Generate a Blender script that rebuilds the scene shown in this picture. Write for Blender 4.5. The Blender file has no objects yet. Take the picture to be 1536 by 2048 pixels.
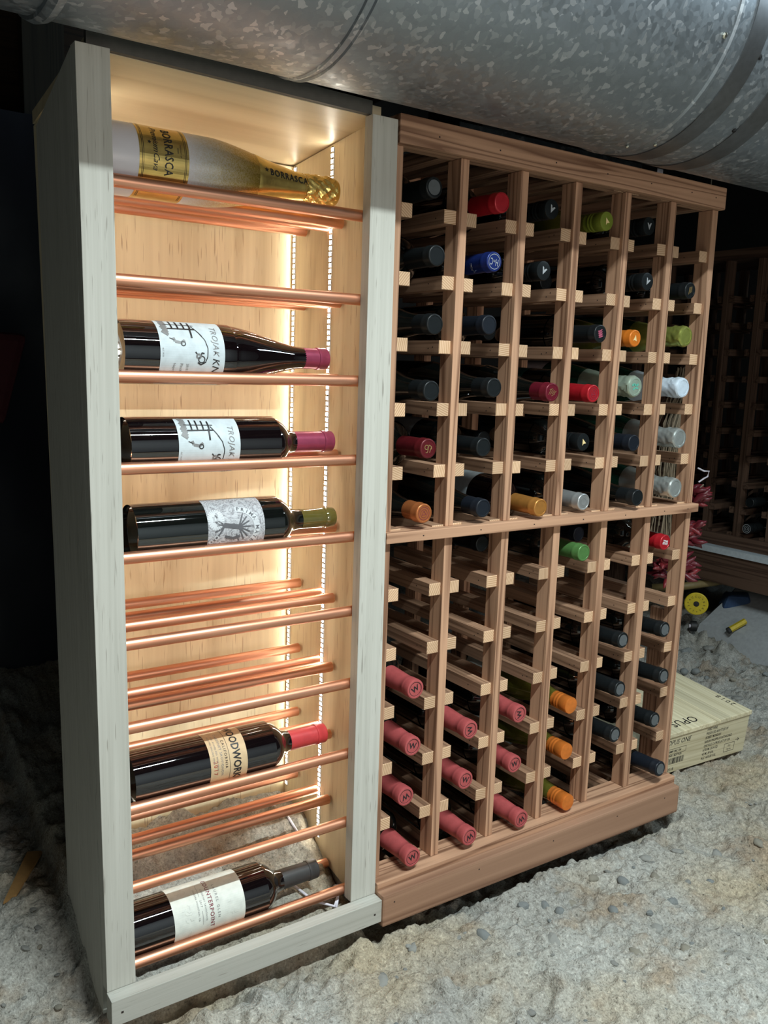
import bpy, bmesh, math, random
import numpy as np
from mathutils import Matrix, Vector, Euler

random.seed(7)
sc = bpy.context.scene
COL = sc.collection
PI = math.pi
ZO = 0.83                      # everything is modelled with z = 0 at the rack's fourth rail row, lifted by ZO at the end

# ------------------------------------------------------------------ camera
cam_data = bpy.data.cameras.new('camera')
cam = bpy.data.objects.new('camera', cam_data)
COL.objects.link(cam)
R0, R1, R2 = (0.826671, -0.561761, 0.032239), (-0.065898, -0.153556, -0.98594), (0.558813, 0.812924, -0.163959)
CP = (-0.765983, -1.065534, 0.055977 + ZO)
cam.matrix_world = Matrix(((R0[0], -R1[0], -R2[0], CP[0]), (R0[1], -R1[1], -R2[1], CP[1]),
                           (R0[2], -R1[2], -R2[2], CP[2]), (0, 0, 0, 1)))
cam_data.sensor_fit = 'AUTO'
cam_data.sensor_width = 36.0
cam_data.lens = 1749.304 * 36.0 / 2048.0
cam_data.clip_start = 0.02
cam_data.clip_end = 50
sc.camera = cam

# ------------------------------------------------------------------ world, lamps, exposure
world = bpy.data.worlds.new('world')
sc.world = world
world.use_nodes = True
world.node_tree.nodes['Background'].inputs[0].default_value = (0.6, 0.75, 1.0, 1)
world.node_tree.nodes['Background'].inputs[1].default_value = 0.006


def area_lamp(name, loc, target, sx, sy, power, color):
    d = bpy.data.lights.new(name, 'AREA')
    d.shape = 'RECTANGLE'
    d.size, d.size_y = sx, sy
    d.energy = power
    d.color = color
    o = bpy.data.objects.new(name, d)
    COL.objects.link(o)
    o.location = loc
    v = Vector(target) - Vector(loc)
    o.rotation_euler = v.to_track_quat('-Z', 'Y').to_euler()
    return o


# two shop-light tubes run along the crawl space ceiling, in front of the racks
area_lamp('shop_light', (-0.09, -0.95, 1.03 + ZO), (-0.06, -1.45, 0.03 + ZO), 0.60, 0.045, 77, (0.865, 0.985, 1.0))
area_lamp('far_shop_light', (1.9, -0.75, 1.05 + ZO), (0.9, -0.22, 0.45 + ZO), 1.0, 0.10, 14, (0.70, 0.88, 1.0))
# weak warm fill light, added behind the camera to lift the shaded fronts
area_lamp('fill_light', (-0.22, -2.3, 0.04 + ZO), (0.18, 0.0, 0.15 + ZO), 0.35, 0.35, 8.8, (1.0, 0.87, 0.77))

vs = sc.view_settings
sc.display_settings.display_device = 'sRGB'
vs.view_transform = 'Standard'
vs.look = 'None'
vs.gamma = 1.0
vs.use_curve_mapping = False
vs.exposure = 0.0

# ------------------------------------------------------------------ materials


def nt(name):
    m = bpy.data.materials.new(name)
    m.use_nodes = True
    t = m.node_tree
    b = t.nodes['Principled BSDF']
    return m, t, b


def N(t, kind, **kw):
    n = t.nodes.new(kind)
    for k, v in kw.items():
        if k in n.inputs:
            n.inputs[k].default_value = v
        else:
            setattr(n, k, v)
    return n


def ramp(t, fac, stops):
    r = t.nodes.new('ShaderNodeValToRGB')
    e = r.color_ramp.elements
    while len(e) < len(stops):
        e.new(0.5)
    for el, (p, c) in zip(e, stops):
        el.position = p
        el.color = (*c, 1)
    t.links.new(fac, r.inputs[0])
    return r.outputs[0]


def flat(name, col, rough=0.5, metal=0.0, coat=0.0, spec=0.5, bump=None):
    m, t, b = nt(name)
    b.inputs['Base Color'].default_value = (*col, 1)
    b.inputs['Roughness'].default_value = rough
    b.inputs['Metallic'].default_value = metal
    b.inputs['Coat Weight'].default_value = coat
    b.inputs['Specular IOR Level'].default_value = spec
    tc = N(t, 'ShaderNodeTexCoord')
    n = N(t, 'ShaderNodeTexNoise', Scale=90.0, Detail=3.0)
    t.links.new(tc.outputs['Object'], n.inputs['Vector'])
    hi = tuple(min(1, c * 1.08) for c in col)
    lo = tuple(c * 0.9 for c in col)
    t.links.new(ramp(t, n.outputs['Fac'], [(0.3, lo), (0.7, hi)]), b.inputs['Base Color'])
    if bump:
        bp = N(t, 'ShaderNodeBump', Strength=bump, Distance=0.0006)
        t.links.new(n.outputs['Fac'], bp.inputs['Height'])
        t.links.new(bp.outputs['Normal'], b.inputs['Normal'])
    return m


def wood(name, axis, dark, light, fine=150.0, ringscale=24.0, ringmix=0.55, rough=0.62, fleck=None, stretch=2.2, spread=9.0):
    """grain that runs along one object axis, shifted per object"""
    m, t, b = nt(name)
    tc = N(t, 'ShaderNodeTexCoord')
    oi = N(t, 'ShaderNodeObjectInfo')
    off = N(t, 'ShaderNodeVectorMath', operation='SCALE')
    cmb = N(t, 'ShaderNodeCombineXYZ')
    for i in range(3):
        mm = N(t, 'ShaderNodeMath', operation='MULTIPLY')
        mm.inputs[1].default_value = (3.7, 5.3, 7.9)[i]
        t.links.new(oi.outputs['Random'], mm.inputs[0])
        t.links.new(mm.outputs[0], cmb.inputs[i])
    add = N(t, 'ShaderNodeVectorMath', operation='ADD')
    t.links.new(tc.outputs['Object'], add.inputs[0])
    t.links.new(cmb.outputs[0], add.inputs[1])
    mp = N(t, 'ShaderNodeMapping')
    s = [ringscale] * 3
    s['XYZ'.index(axis)] = stretch * 0.28
    mp.inputs['Scale'].default_value = s
    t.links.new(add.outputs[0], mp.inputs['Vector'])
    big = N(t, 'ShaderNodeTexNoise', Scale=1.0, Detail=2.0, Roughness=0.5, Distortion=0.3)
    t.links.new(mp.outputs[0], big.inputs['Vector'])
    # growth rings: bands cut out of a slow field
    mul = N(t, 'ShaderNodeMath', operation='MULTIPLY')
    mul.inputs[1].default_value = spread
    t.links.new(big.outputs['Fac'], mul.inputs[0])
    fr = N(t, 'ShaderNodeMath', operation='FRACT')
    t.links.new(mul.outputs[0], fr.inputs[0])
    rings = ramp(t, fr.outputs[0], [(0.0, (0.25,) * 3), (0.12, (0.75,) * 3), (0.6, (1.0,) * 3), (0.95, (0.1,) * 3)])
    mp2 = N(t, 'ShaderNodeMapping')
    s2 = [fine] * 3
    s2['XYZ'.index(axis)] = stretch
    mp2.inputs['Scale'].default_value = s2
    t.links.new(add.outputs[0], mp2.inputs['Vector'])
    fn = N(t, 'ShaderNodeTexNoise', Scale=1.0, Detail=4.0, Roughness=0.6)
    t.links.new(mp2.outputs[0], fn.inputs['Vector'])
    mix = N(t, 'ShaderNodeMix', data_type='FLOAT')
    mix.inputs[0].default_value = ringmix
    t.links.new(fn.outputs['Fac'], mix.inputs[2])
    t.links.new(rings, mix.inputs[3])
    colr = ramp(t, mix.outputs[0], [(0.22, dark), (0.78, light)])
    # every piece a little darker or redder than the next
    hs = N(t, 'ShaderNodeHueSaturation')
    mr = N(t, 'ShaderNodeMapRange')
    mr.inputs[3].default_value = 0.86
    mr.inputs[4].default_value = 1.12
    t.links.new(oi.outputs['Random'], mr.inputs[0])
    t.links.new(mr.outputs[0], hs.inputs['Value'])
    t.links.new(colr, hs.inputs['Color'])
    out = hs.outputs[0]
    if fleck:
        mp3 = N(t, 'ShaderNodeMapping')
        s3 = [420.0] * 3
        s3['XYZ'.index(axis)] = 22.0
        mp3.inputs['Scale'].default_value = s3
        t.links.new(add.outputs[0], mp3.inputs['Vector'])
        f3 = N(t, 'ShaderNodeTexNoise', Scale=1.0, Detail=1.0)
        t.links.new(mp3.outputs[0], f3.inputs['Vector'])
        k = ramp(t, f3.outputs['Fac'], [(0.66, (0, 0, 0)), (0.74, (0.75, 0.75, 0.75))])
        mx = N(t, 'ShaderNodeMix', data_type='RGBA')
        t.links.new(k, mx.inputs[0])
        t.links.new(out, mx.inputs[6])
        mx.inputs[7].default_value = (*fleck, 1)
        out = mx.outputs[2]
    t.links.new(out, b.inputs['Base Color'])
    b.inputs['Roughness'].default_value = rough
    b.inputs['Specular IOR Level'].default_value = 0.3
    bp = N(t, 'ShaderNodeBump', Strength=0.18, Distance=0.0006)
    t.links.new(fn.outputs['Fac'], bp.inputs['Height'])
    t.links.new(bp.outputs['Normal'], b.inputs['Normal'])
    return m


RD, RL = (0.18, 0.086, 0.048), (0.52, 0.30, 0.185)
RED = {a: wood('redwood_' + a.lower(), a, RD, RL) for a in 'XYZ'}
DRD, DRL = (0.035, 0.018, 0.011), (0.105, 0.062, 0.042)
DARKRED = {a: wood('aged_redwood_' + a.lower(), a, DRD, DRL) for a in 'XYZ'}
MAPLE = {a: wood('pale_maple_' + a.lower(), a, (0.38, 0.37, 0.325), (0.50, 0.49, 0.44), fine=190, ringmix=0.14, fleck=(0.27, 0.25, 0.215)) for a in 'XZ'}
PLYZ = wood('birch_plywood', 'Z', (0.53, 0.435, 0.275), (0.72, 0.625, 0.425), fine=110, ringscale=5, ringmix=0.45, rough=0.42, spread=5, fleck=(0.42, 0.29, 0.17))
PLYX = wood('birch_plywood_top', 'X', (0.60, 0.495, 0.315), (0.75, 0.645, 0.44), fine=80, ringscale=7, ringmix=0.5, rough=0.40, spread=4)
PINE = {a: wood('pine_box_' + a.lower(), a, (0.47, 0.40, 0.24), (0.72, 0.65, 0.45), fine=120, ringscale=22, ringmix=0.35, rough=0.5) for a in 'XYZ'}


def end_grain():
    m, t, b = nt('redwood_end_grain')
    tc = N(t, 'ShaderNodeTexCoord')
    oi = N(t, 'ShaderNodeObjectInfo')
    rot = N(t, 'ShaderNodeVectorRotate', rotation_type='Y_AXIS')
    mu = N(t, 'ShaderNodeMath', operation='MULTIPLY')
    mu.inputs[1].default_value = 6.28
    t.links.new(oi.outputs['Random'], mu.inputs[0])
    t.links.new(tc.outputs['Object'], rot.inputs['Vector'])
    t.links.new(mu.outputs[0], rot.inputs['Angle'])
    w = N(t, 'ShaderNodeTexWave', wave_type='BANDS', bands_direction='X', Scale=95.0, Distortion=1.2, Detail=1.0)
    w.inputs['Detail Scale'].default_value = 0.6
    t.links.new(rot.outputs[0], w.inputs['Vector'])
    c = ramp(t, w.outputs['Fac'], [(0.0, (0.46, 0.27, 0.14)), (0.4, (0.62, 0.40, 0.24)), (1.0, (0.70, 0.48, 0.31))])
    hs = N(t, 'ShaderNodeHueSaturation')
    mr = N(t, 'ShaderNodeMapRange')
    mr.inputs[3].default_value = 0.8
    mr.inputs[4].default_value = 1.1
    t.links.new(oi.outputs['Random'], mr.inputs[0])
    t.links.new(mr.outputs[0], hs.inputs['Value'])
    t.links.new(c, hs.inputs['Color'])
    t.links.new(hs.outputs[0], b.inputs['Base Color'])
    b.inputs['Roughness'].default_value = 0.75
    return m


ENDG = end_grain()
NAIL = flat('nail_hole', (0.02, 0.012, 0.01), 0.8)


def galvanized():
    m, t, b = nt('galvanized_steel')
    tc = N(t, 'ShaderNodeTexCoord')
    nz = N(t, 'ShaderNodeTexNoise', Scale=70.0, Detail=2.0)
    t.links.new(tc.outputs['Object'], nz.inputs['Vector'])
    sub = N(t, 'ShaderNodeVectorMath', operation='MULTIPLY_ADD')
    sub.inputs[1].default_value = (0.014, 0.014, 0.014)
    t.links.new(nz.outputs['Color'], sub.inputs[0])
    t.links.new(tc.outputs['Object'], sub.inputs[2])
    v = N(t, 'ShaderNodeTexVoronoi', Scale=140.0)
    t.links.new(sub.outputs[0], v.inputs['Vector'])
    sep = N(t, 'ShaderNodeSeparateColor')
    t.links.new(v.outputs['Color'], sep.inputs[0])
    c = ramp(t, sep.outputs[0], [(0.0, (0.275, 0.31, 0.34)), (0.7, (0.295, 0.33, 0.36)), (0.84, (0.35, 0.385, 0.415)), (1.0, (0.52, 0.55, 0.58))])
    t.links.new(c, b.inputs['Base Color'])
    b.inputs['Metallic'].default_value = 0.82
    r = ramp(t, sep.outputs[1], [(0.0, (0.36,) * 3), (1.0, (0.55,) * 3)])
    t.links.new(r, b.inputs['Roughness'])
    return m


GALV = galvanized()
STRAP = flat('dull_steel_strap', (0.20, 0.205, 0.21), 0.42, 0.9)
BRIGHT = flat('bright_zinc', (0.75, 0.72, 0.6), 0.25, 1.0)


def copper():
    m, t, b = nt('copper')
    tc = N(t, 'ShaderNodeTexCoord')
    mp = N(t, 'ShaderNodeMapping')
    mp.inputs['Scale'].default_value = (6, 120, 120)
    oi = N(t, 'ShaderNodeObjectInfo')
    ad = N(t, 'ShaderNodeVectorMath', operation='ADD')
    t.links.new(tc.outputs['Object'], ad.inputs[0])
    t.links.new(oi.outputs['Random'], ad.inputs[1])
    t.links.new(ad.outputs[0], mp.inputs['Vector'])
    n = N(t, 'ShaderNodeTexNoise', Scale=1.0, Detail=3.0)
    t.links.new(mp.outputs[0], n.inputs['Vector'])
    t.links.new(ramp(t, n.outputs['Fac'], [(0.3, (0.60, 0.265, 0.155)), (0.62, (0.81, 0.42, 0.275))]), b.inputs['Base Color'])
    b.inputs['Metallic'].default_value = 1.0
    t.links.new(ramp(t, n.outputs['Fac'], [(0.3, (0.48,) * 3), (0.7, (0.36,) * 3)]), b.inputs['Roughness'])
    return m


COPPER = copper()


def emitter(name, col, strength):
    m, t, b = nt(name)
    b.inputs['Base Color'].default_value = (0.9, 0.9, 0.9, 1)
    b.inputs['Emission Color'].default_value = (*col, 1)
    b.inputs['Emission Strength'].default_value = strength
    return m


LED = emitter('led_light', (1.0, 0.92, 0.77), 54.0)
LEDB = emitter('led_light_rear', (1.0, 0.92, 0.77), 26.0)
PCB = flat('led_strip_tape', (0.85, 0.85, 0.82), 0.4)
CHIP = flat('led_resistor', (0.10, 0.10, 0.10), 0.4)


def glass_dark(name, col, rough=0.035):
    m = flat(name, col, rough, 0.0, 1.0, 0.6)
    m.node_tree.nodes['Principled BSDF'].inputs['Coat Roughness'].default_value = 0.02
    return m


DARKGLASS = glass_dark('dark_bottle_glass', (0.004, 0.005, 0.0045))
REDGLASS = glass_dark('deep_red_wine_in_glass', (0.004, 0.0022, 0.0028))
GREENGLASS = glass_dark('yellow_green_wine_glass', (0.085, 0.082, 0.013), 0.05)
DGREENGLASS = glass_dark('green_bottle_glass', (0.01, 0.05, 0.03), 0.05)
CLEARNECK = glass_dark('olive_neck_glass', (0.10, 0.085, 0.02), 0.04)
CORK = flat('cork', (0.42, 0.30, 0.13), 0.8)

CAPCOL = {
    'black': ((0.008, 0.010, 0.011), 0.36, 0.0), 'navy': ((0.009, 0.012, 0.018), 0.40, 0.0),
    'red': ((0.42, 0.012, 0.02), 0.36, 0.25), 'blue': ((0.012, 0.028, 0.16), 0.3, 0.3), 'olive': ((0.20, 0.25, 0.03), 0.4, 0.2),
    'orange': ((0.72, 0.20, 0.02), 0.38, 0.25), 'burgundy': ((0.15, 0.010, 0.022), 0.34, 0.3), 'darkred': ((0.11, 0.008, 0.012), 0.36, 0.3),
    'copper': ((0.50, 0.16, 0.05), 0.35, 0.55), 'gold': ((0.50, 0.22, 0.05), 0.34, 0.5), 'silver': ((0.50, 0.52, 0.52), 0.36, 0.7),
    'green': ((0.085, 0.21, 0.06), 0.36, 0.25), 'rose': ((0.42, 0.080, 0.080), 0.5, 0.05), 'whitefoil': ((0.62, 0.72, 0.82), 0.4, 0.15),
    'greenfoil': ((0.45, 0.50, 0.12), 0.3, 0.7), 'mintfoil': ((0.50, 0.62, 0.50), 0.33, 0.6), 'silverfoil': ((0.56, 0.60, 0.58), 0.33, 0.7),
    'plum': ((0.33, 0.055, 0.11), 0.34, 0.45), 'brightorange': ((0.85, 0.24, 0.04), 0.3, 0.5), 'charcoal': ((0.035, 0.034, 0.034), 0.5, 0.0),
    'cherry': ((0.52, 0.045, 0.05), 0.42, 0.1),
}
CAPM = {k: flat('capsule_' + k, c, r, mt, bump=0.25, spec=0.3 if k in ('black', 'navy') else 0.5) for k, (c, r, mt) in CAPCOL.items()}
WHITE = flat('white_print', (0.80, 0.82, 0.84), 0.5)
LGREY = flat('grey_disc', (0.095, 0.105, 0.11), 0.45)
INK = flat('black_ink', (0.012, 0.012, 0.014), 0.5)
GREYINK = flat('grey_ink', (0.22, 0.22, 0.22), 0.5)
REDINK = flat('red_ink', (0.40, 0.06, 0.04), 0.5)
MAROONINK = flat('maroon_ink', (0.20, 0.03, 0.05), 0.5)
GOLDINK = flat('gold_print', (0.75, 0.52, 0.22), 0.3, 0.8)
PINKINK = flat('pink_print', (0.55, 0.12, 0.20), 0.4)
SILVERINK = flat('silver_print', (0.62, 0.65, 0.68), 0.35, 0.5)
PAPER = flat('white_label_paper', (0.58, 0.65, 0.68), 0.6)
CREAM = flat('cream_label_paper', (0.66, 0.68, 0.62), 0.6)
KRAFT = flat('kraft_label_paper', (0.60, 0.43, 0.25), 0.65)
GOLDLABEL = flat('gold_label', (0.72, 0.50, 0.16), 0.22, 0.9)
GOLDFOIL = flat('gold_foil', (0.85, 0.60, 0.18), 0.27, 0.9, bump=0.5)
PLASTIC_Y = flat('yellow_plastic', (0.55, 0.42, 0.02), 0.45)
PLASTIC_W = flat('white_cable_plastic', (0.72, 0.68, 0.74), 0.4)
BLACKRUB = flat('black_rubber', (0.012, 0.012, 0.012), 0.5)
DARKHOLE = flat('dark_slot', (0.004, 0.004, 0.004), 0.8)
TARP = flat('dark_blue_tarp', (0.004, 0.006, 0.014), 0.5)
REDCLOTH = flat('dark_red_cloth', (0.06, 0.004, 0.008), 0.8)
WHITEWOOD = flat('white_painted_board', (0.45, 0.50, 0.53), 0.5)
STRAW = flat('dry_straw', (0.22, 0.17, 0.11), 0.7)
CHILI = flat('dried_chili', (0.13, 0.012, 0.020), 0.4, coat=0.2)
CHILI2 = flat('bright_dried_chili', (0.22, 0.022, 0.028), 0.4, coat=0.2)
DARKWALL = flat('dark_earth_wall', (0.03, 0.027, 0.024), 0.9)
BROWNBOARD = wood('brown_framing', 'X', (0.012, 0.0065, 0.003), (0.030, 0.016, 0.007))
SHADEDEDGE = flat('shaded_plywood_edge', (0.09, 0.085, 0.075), 0.7)  # plywood edge coloured dark to stand for its shade under the duct


def engraving():
    m, t, b = nt('engraved_label')
    tc = N(t, 'ShaderNodeTexCoord')
    n1 = N(t, 'ShaderNodeTexNoise', Scale=55.0, Detail=3.0, Distortion=1.6)
    t.links.new(tc.outputs['Object'], n1.inputs['Vector'])
    mu = N(t, 'ShaderNodeMath', operation='MULTIPLY')
    mu.inputs[1].default_value = 7.0
    t.links.new(n1.outputs['Fac'], mu.inputs[0])
    fr = N(t, 'ShaderNodeMath', operation='FRACT')
    t.links.new(mu.outputs[0], fr.inputs[0])
    c = ramp(t, fr.outputs[0], [(0.0, (0.12, 0.12, 0.13)), (0.18, (0.36, 0.36, 0.38)), (0.6, (0.52, 0.53, 0.55)), (1.0, (0.30, 0.30, 0.32))])
    t.links.new(c, b.inputs['Base Color'])
    b.inputs['Roughness'].default_value = 0.55
    return m


ENGRAVE = engraving()


def glitter():
    m, t, b = nt('gold_glitter_bottle')
    tc = N(t, 'ShaderNodeTexCoord')
    sep = N(t, 'ShaderNodeSeparateXYZ')
    t.links.new(tc.outputs['Object'], sep.inputs[0])
    mr = N(t, 'ShaderNodeMapRange')
    mr.inputs[1].default_value = 0.085
    mr.inputs[2].default_value = 0.185
    t.links.new(sep.outputs['Z'], mr.inputs[0])
    base = ramp(t, mr.outputs[0], [(0.0, (0.72, 0.70, 0.74)), (0.35, (0.60, 0.57, 0.52)), (1.0, (0.62, 0.42, 0.13))])
    v = N(t, 'ShaderNodeTexVoronoi', Scale=900.0)
    t.links.new(tc.outputs['Object'], v.inputs['Vector'])
    s2 = N(t, 'ShaderNodeSeparateColor')
    t.links.new(v.outputs['Color'], s2.inputs[0])
    amt = N(t, 'ShaderNodeMath', operation='MULTIPLY')
    sp = ramp(t, s2.outputs[0], [(0.35, (0, 0, 0)), (0.75, (1, 1, 1))])
    t.links.new(sp, amt.inputs[0])
    t.links.new(mr.outputs[0], amt.inputs[1])
    mx = N(t, 'ShaderNodeMix', data_type='RGBA')
    t.links.new(amt.outputs[0], mx.inputs[0])
    t.links.new(base, mx.inputs[6])
    mx.inputs[7].default_value = (0.45, 0.30, 0.05, 1)
    t.links.new(mx.outputs[2], b.inputs['Base Color'])
    me = N(t, 'ShaderNodeMath', operation='MULTIPLY')
    me.inputs[1].default_value = 0.85
    t.links.new(mr.outputs[0], me.inputs[0])
    t.links.new(me.outputs[0], b.inputs['Metallic'])
    b.inputs['Roughness'].default_value = 0.3
    bp = N(t, 'ShaderNodeBump', Strength=0.6, Distance=0.0015)
    t.links.new(amt.outputs[0], bp.inputs['Height'])
    t.links.new(bp.outputs['Normal'], b.inputs['Normal'])
    return m


GLITTER = glitter()


def ground_mat():
    m, t, b = nt('packed_dirt')
    tc = N(t, 'ShaderNodeTexCoord')
    a = N(t, 'ShaderNodeTexNoise', Scale=4.5, Detail=5.0, Roughness=0.6)
    f = N(t, 'ShaderNodeTexNoise', Scale=130.0, Detail=5.0, Roughness=0.7)
    st = N(t, 'ShaderNodeTexNoise', Scale=3.2, Detail=3.0)
    mp = N(t, 'ShaderNodeMapping')
    mp.inputs['Location'].default_value = (4.3, 1.7, 2.0)
    t.links.new(tc.outputs['Object'], mp.inputs['Vector'])
    t.links.new(mp.outputs[0], st.inputs['Vector'])
    for n in (a, f):
        t.links.new(tc.outputs['Object'], n.inputs['Vector'])
    c1 = ramp(t, a.outputs['Fac'], [(0.3, (0.285, 0.28, 0.255)), (0.5, (0.355, 0.348, 0.312)), (0.72, (0.405, 0.405, 0.375))])
    k = ramp(t, st.outputs['Fac'], [(0.50, (0, 0, 0)), (0.68, (0.65, 0.65, 0.65))])
    mx = N(t, 'ShaderNodeMix', data_type='RGBA')
    t.links.new(k, mx.inputs[0])
    t.links.new(c1, mx.inputs[6])
    mx.inputs[7].default_value = (0.40, 0.315, 0.19, 1)
    g = N(t, 'ShaderNodeTexNoise', Scale=300.0, Detail=3.0, Roughness=0.6)
    t.links.new(tc.outputs['Object'], g.inputs['Vector'])
    sm = N(t, 'ShaderNodeMix', data_type='FLOAT')
    sm.inputs[0].default_value = 0.5
    t.links.new(f.outputs['Fac'], sm.inputs[2])
    t.links.new(g.outputs['Fac'], sm.inputs[3])
    br = N(t, 'ShaderNodeTexNoise', Scale=7.5, Detail=4.0, Roughness=0.65)
    mp4 = N(t, 'ShaderNodeMapping')
    mp4.inputs['Location'].default_value = (1.1, 6.2, 3.0)
    t.links.new(tc.outputs['Object'], mp4.inputs['Vector'])
    t.links.new(mp4.outputs[0], br.inputs['Vector'])
    kb_ = ramp(t, br.outputs['Fac'], [(0.53, (0, 0, 0)), (0.66, (0.7, 0.7, 0.7))])
    mb_ = N(t, 'ShaderNodeMix', data_type='RGBA')
    t.links.new(kb_, mb_.inputs[0])
    t.links.new(mx.outputs[2], mb_.inputs[6])
    mb_.inputs[7].default_value = (0.285, 0.215, 0.145, 1)
    fm = ramp(t, sm.outputs[0], [(0.34, (0.30, 0.29, 0.28)), (0.44, (0.82, 0.81, 0.80)), (0.56, (1.10, 1.10, 1.10)), (0.68, (1.65, 1.65, 1.65))])
    m2 = N(t, 'ShaderNodeMix', data_type='RGBA', blend_type='MULTIPLY')
    m2.inputs[0].default_value = 1.0
    t.links.new(mb_.outputs[2], m2.inputs[6])
    t.links.new(fm, m2.inputs[7])
    t.links.new(m2.outputs[2], b.inputs['Base Color'])
    b.inputs['Roughness'].default_value = 0.9
    b.inputs['Specular IOR Level'].default_value = 0.25
    bp = N(t, 'ShaderNodeBump', Strength=1.0, Distance=0.006)
    t.links.new(sm.outputs[0], bp.inputs['Height'])
    t.links.new(bp.outputs['Normal'], b.inputs['Normal'])
    return m


GROUND = ground_mat()
CONCRETE = flat('grey_concrete', (0.35, 0.37, 0.38), 0.85, bump=0.6)
STONES = [flat('stone_' + n, c, 0.85, bump=1.0) for n, c in
          (('grey', (0.25, 0.25, 0.23)), ('brown', (0.27, 0.25, 0.20)), ('pale', (0.30, 0.30, 0.275)), ('blue', (0.21, 0.225, 0.22)))]

# ------------------------------------------------------------------ mesh helpers


class M:
    def __init__(s):
        s.v, s.f, s.m = [], [], []

    def add(s, v, f, mi=0):
        o = len(s.v)
        s.v += [tuple(p) for p in v]
        s.f += [tuple(i + o for i in q) for q in f]
        s.m += [mi] * len(f)
        return s

    def box(s, x0, x1, y0, y1, z0, z1, mi=0):
        v = [(x0, y0, z0), (x1, y0, z0), (x1, y1, z0), (x0, y1, z0), (x0, y0, z1), (x1, y0, z1), (x1, y1, z1), (x0, y1, z1)]
        return s.hexa(v, mi)

    def hexa(s, v, mi=0):
        return s.add(v, [(0, 3, 2, 1), (4, 5, 6, 7), (0, 1, 5, 4), (1, 2, 6, 5), (2, 3, 7, 6), (3, 0, 4, 7)], mi)

    def lathe(s, prof, n=28, mi=0, wob=None):
        rings = []
        v, f = [], []
        for (r, z) in prof:
            if r < 1e-6:
                rings.append([len(v)])
                v.append((0, 0, z))
            else:
                ids = []
                for k in range(n):
                    a = 2 * PI * k / n
                    rr = r * (wob(a, z) if wob else 1)
                    ids.append(len(v))
                    v.append((rr * math.cos(a), rr * math.sin(a), z))
                rings.append(ids)
        for a, b in zip(rings, rings[1:]):
            for k in range(n):
                k2 = (k + 1) % n
                if len(a) == 1 and len(b) == 1:
                    continue
                if len(a) == 1:
                    f.append((a[0], b[k2], b[k]))
                elif len(b) == 1:
                    f.append((a[k], a[k2], b[0]))
                else:
                    f.append((a[k], a[k2], b[k2], b[k]))
        return s.add(v, f, mi)

    def tube(s, pts, r, n=12, mi=0, cap=True):
        pts = [Vector(p) for p in pts]
        rad = r if isinstance(r, (list, tuple)) else [r] * len(pts)
        v, f = [], []
        up = Vector((0, 0, 1))
        d0 = (pts[1] - pts[0]).normalized()
        if abs(d0.dot(up)) > 0.9:
            up = Vector((1, 0, 0))
        for i, p in enumerate(pts):
            d = (pts[min(i + 1, len(pts) - 1)] - pts[max(i - 1, 0)]).normalized()
            a = d.cross(up).normalized()
            b = a.cross(d)
            for k in range(n):
                t = 2 * PI * k / n
                v.append(p + rad[i] * (math.cos(t) * a + math.sin(t) * b))
        for i in range(len(pts) - 1):
            for k in range(n):
                k2 = (k + 1) % n
                f.append((i * n + k, i * n + k2, (i + 1) * n + k2, (i + 1) * n + k))
        if cap:
            f.append(tuple(range(n - 1, -1, -1)))
            e = (len(pts) - 1) * n
            f.append(tuple(range(e, e + n)))
        return s.add(v, f, mi)

    def prism(s, poly, z0, z1, mi=0):
        n = len(poly)
        v = [(x, y, z0) for x, y in poly] + [(x, y, z1) for x, y in poly]
        f = [tuple(range(n - 1, -1, -1)), tuple(range(n, 2 * n))]
        f += [(i, (i + 1) % n, n + (i + 1) % n, n + i) for i in range(n)]
        return s.add(v, f, mi)

    def mesh(s, name, mats, smooth=False, bevel=0.0, off=(0, 0, 0)):
        me = bpy.data.meshes.new(name)
        ox, oy, oz = off
        me.from_pydata([(x - ox, y - oy, z - oz) for x, y, z in s.v], [], s.f)
        for m in (mats if isinstance(mats, (list, tuple)) else [mats]):
            me.materials.append(m)
        me.polygons.foreach_set('material_index', s.m)
        if bevel:
            bm = bmesh.new()
            bm.from_mesh(me)
            bmesh.ops.bevel(bm, geom=[e for e in bm.edges], offset=bevel, segments=2, profile=0.6, affect='EDGES')
            bm.to_mesh(me)
            bm.free()
        if smooth:
            me.polygons.foreach_set('use_smooth', [True] * len(me.polygons))
            if smooth != 'all':
                try:
                    me.set_sharp_from_angle(angle=math.radians(smooth if isinstance(smooth, (int, float)) and smooth > 1 else 38))
                except Exception:
                    pass
        me.update()
        return me


def link(name, me, parent=None, loc=(0, 0, 0), rot=None):
    o = bpy.data.objects.new(name, me)
    COL.objects.link(o)
    if parent is not None:
        o.parent = parent
    o.location = loc
    if rot is not None:
        o.rotation_euler = rot
    return o


def tag(o, label=None, cat=None, group=None, kind=None):
    if label:
        o['label'] = label
    if cat:
        o['category'] = cat
    if group:
        o['group'] = group
    if kind:
        o['kind'] = kind
    return o


def thing(name, label, cat, loc=(0, 0, 0), rot=(0, 0, 0), group=None):
    o = bpy.data.objects.new(name, None)
    o.empty_display_size = 0.02
    COL.objects.link(o)
    o.location = loc
    o.rotation_euler = rot
    return tag(o, label, cat, group)


def part(name, mb, mats, parent, smooth=False, bevel=0.0):
    """a part modelled in the scene's own coordinates under an unrotated thing"""
    off = tuple(parent.location) if parent is not None else (0, 0, 0)
    p = parent
    while p is not None and p.parent is not None:
        p = p.parent
        off = tuple(a + b for a, b in zip(off, p.location))
    return link(name, mb.mesh(name, mats, smooth, bevel, off), parent)


_txt = {}


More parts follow.
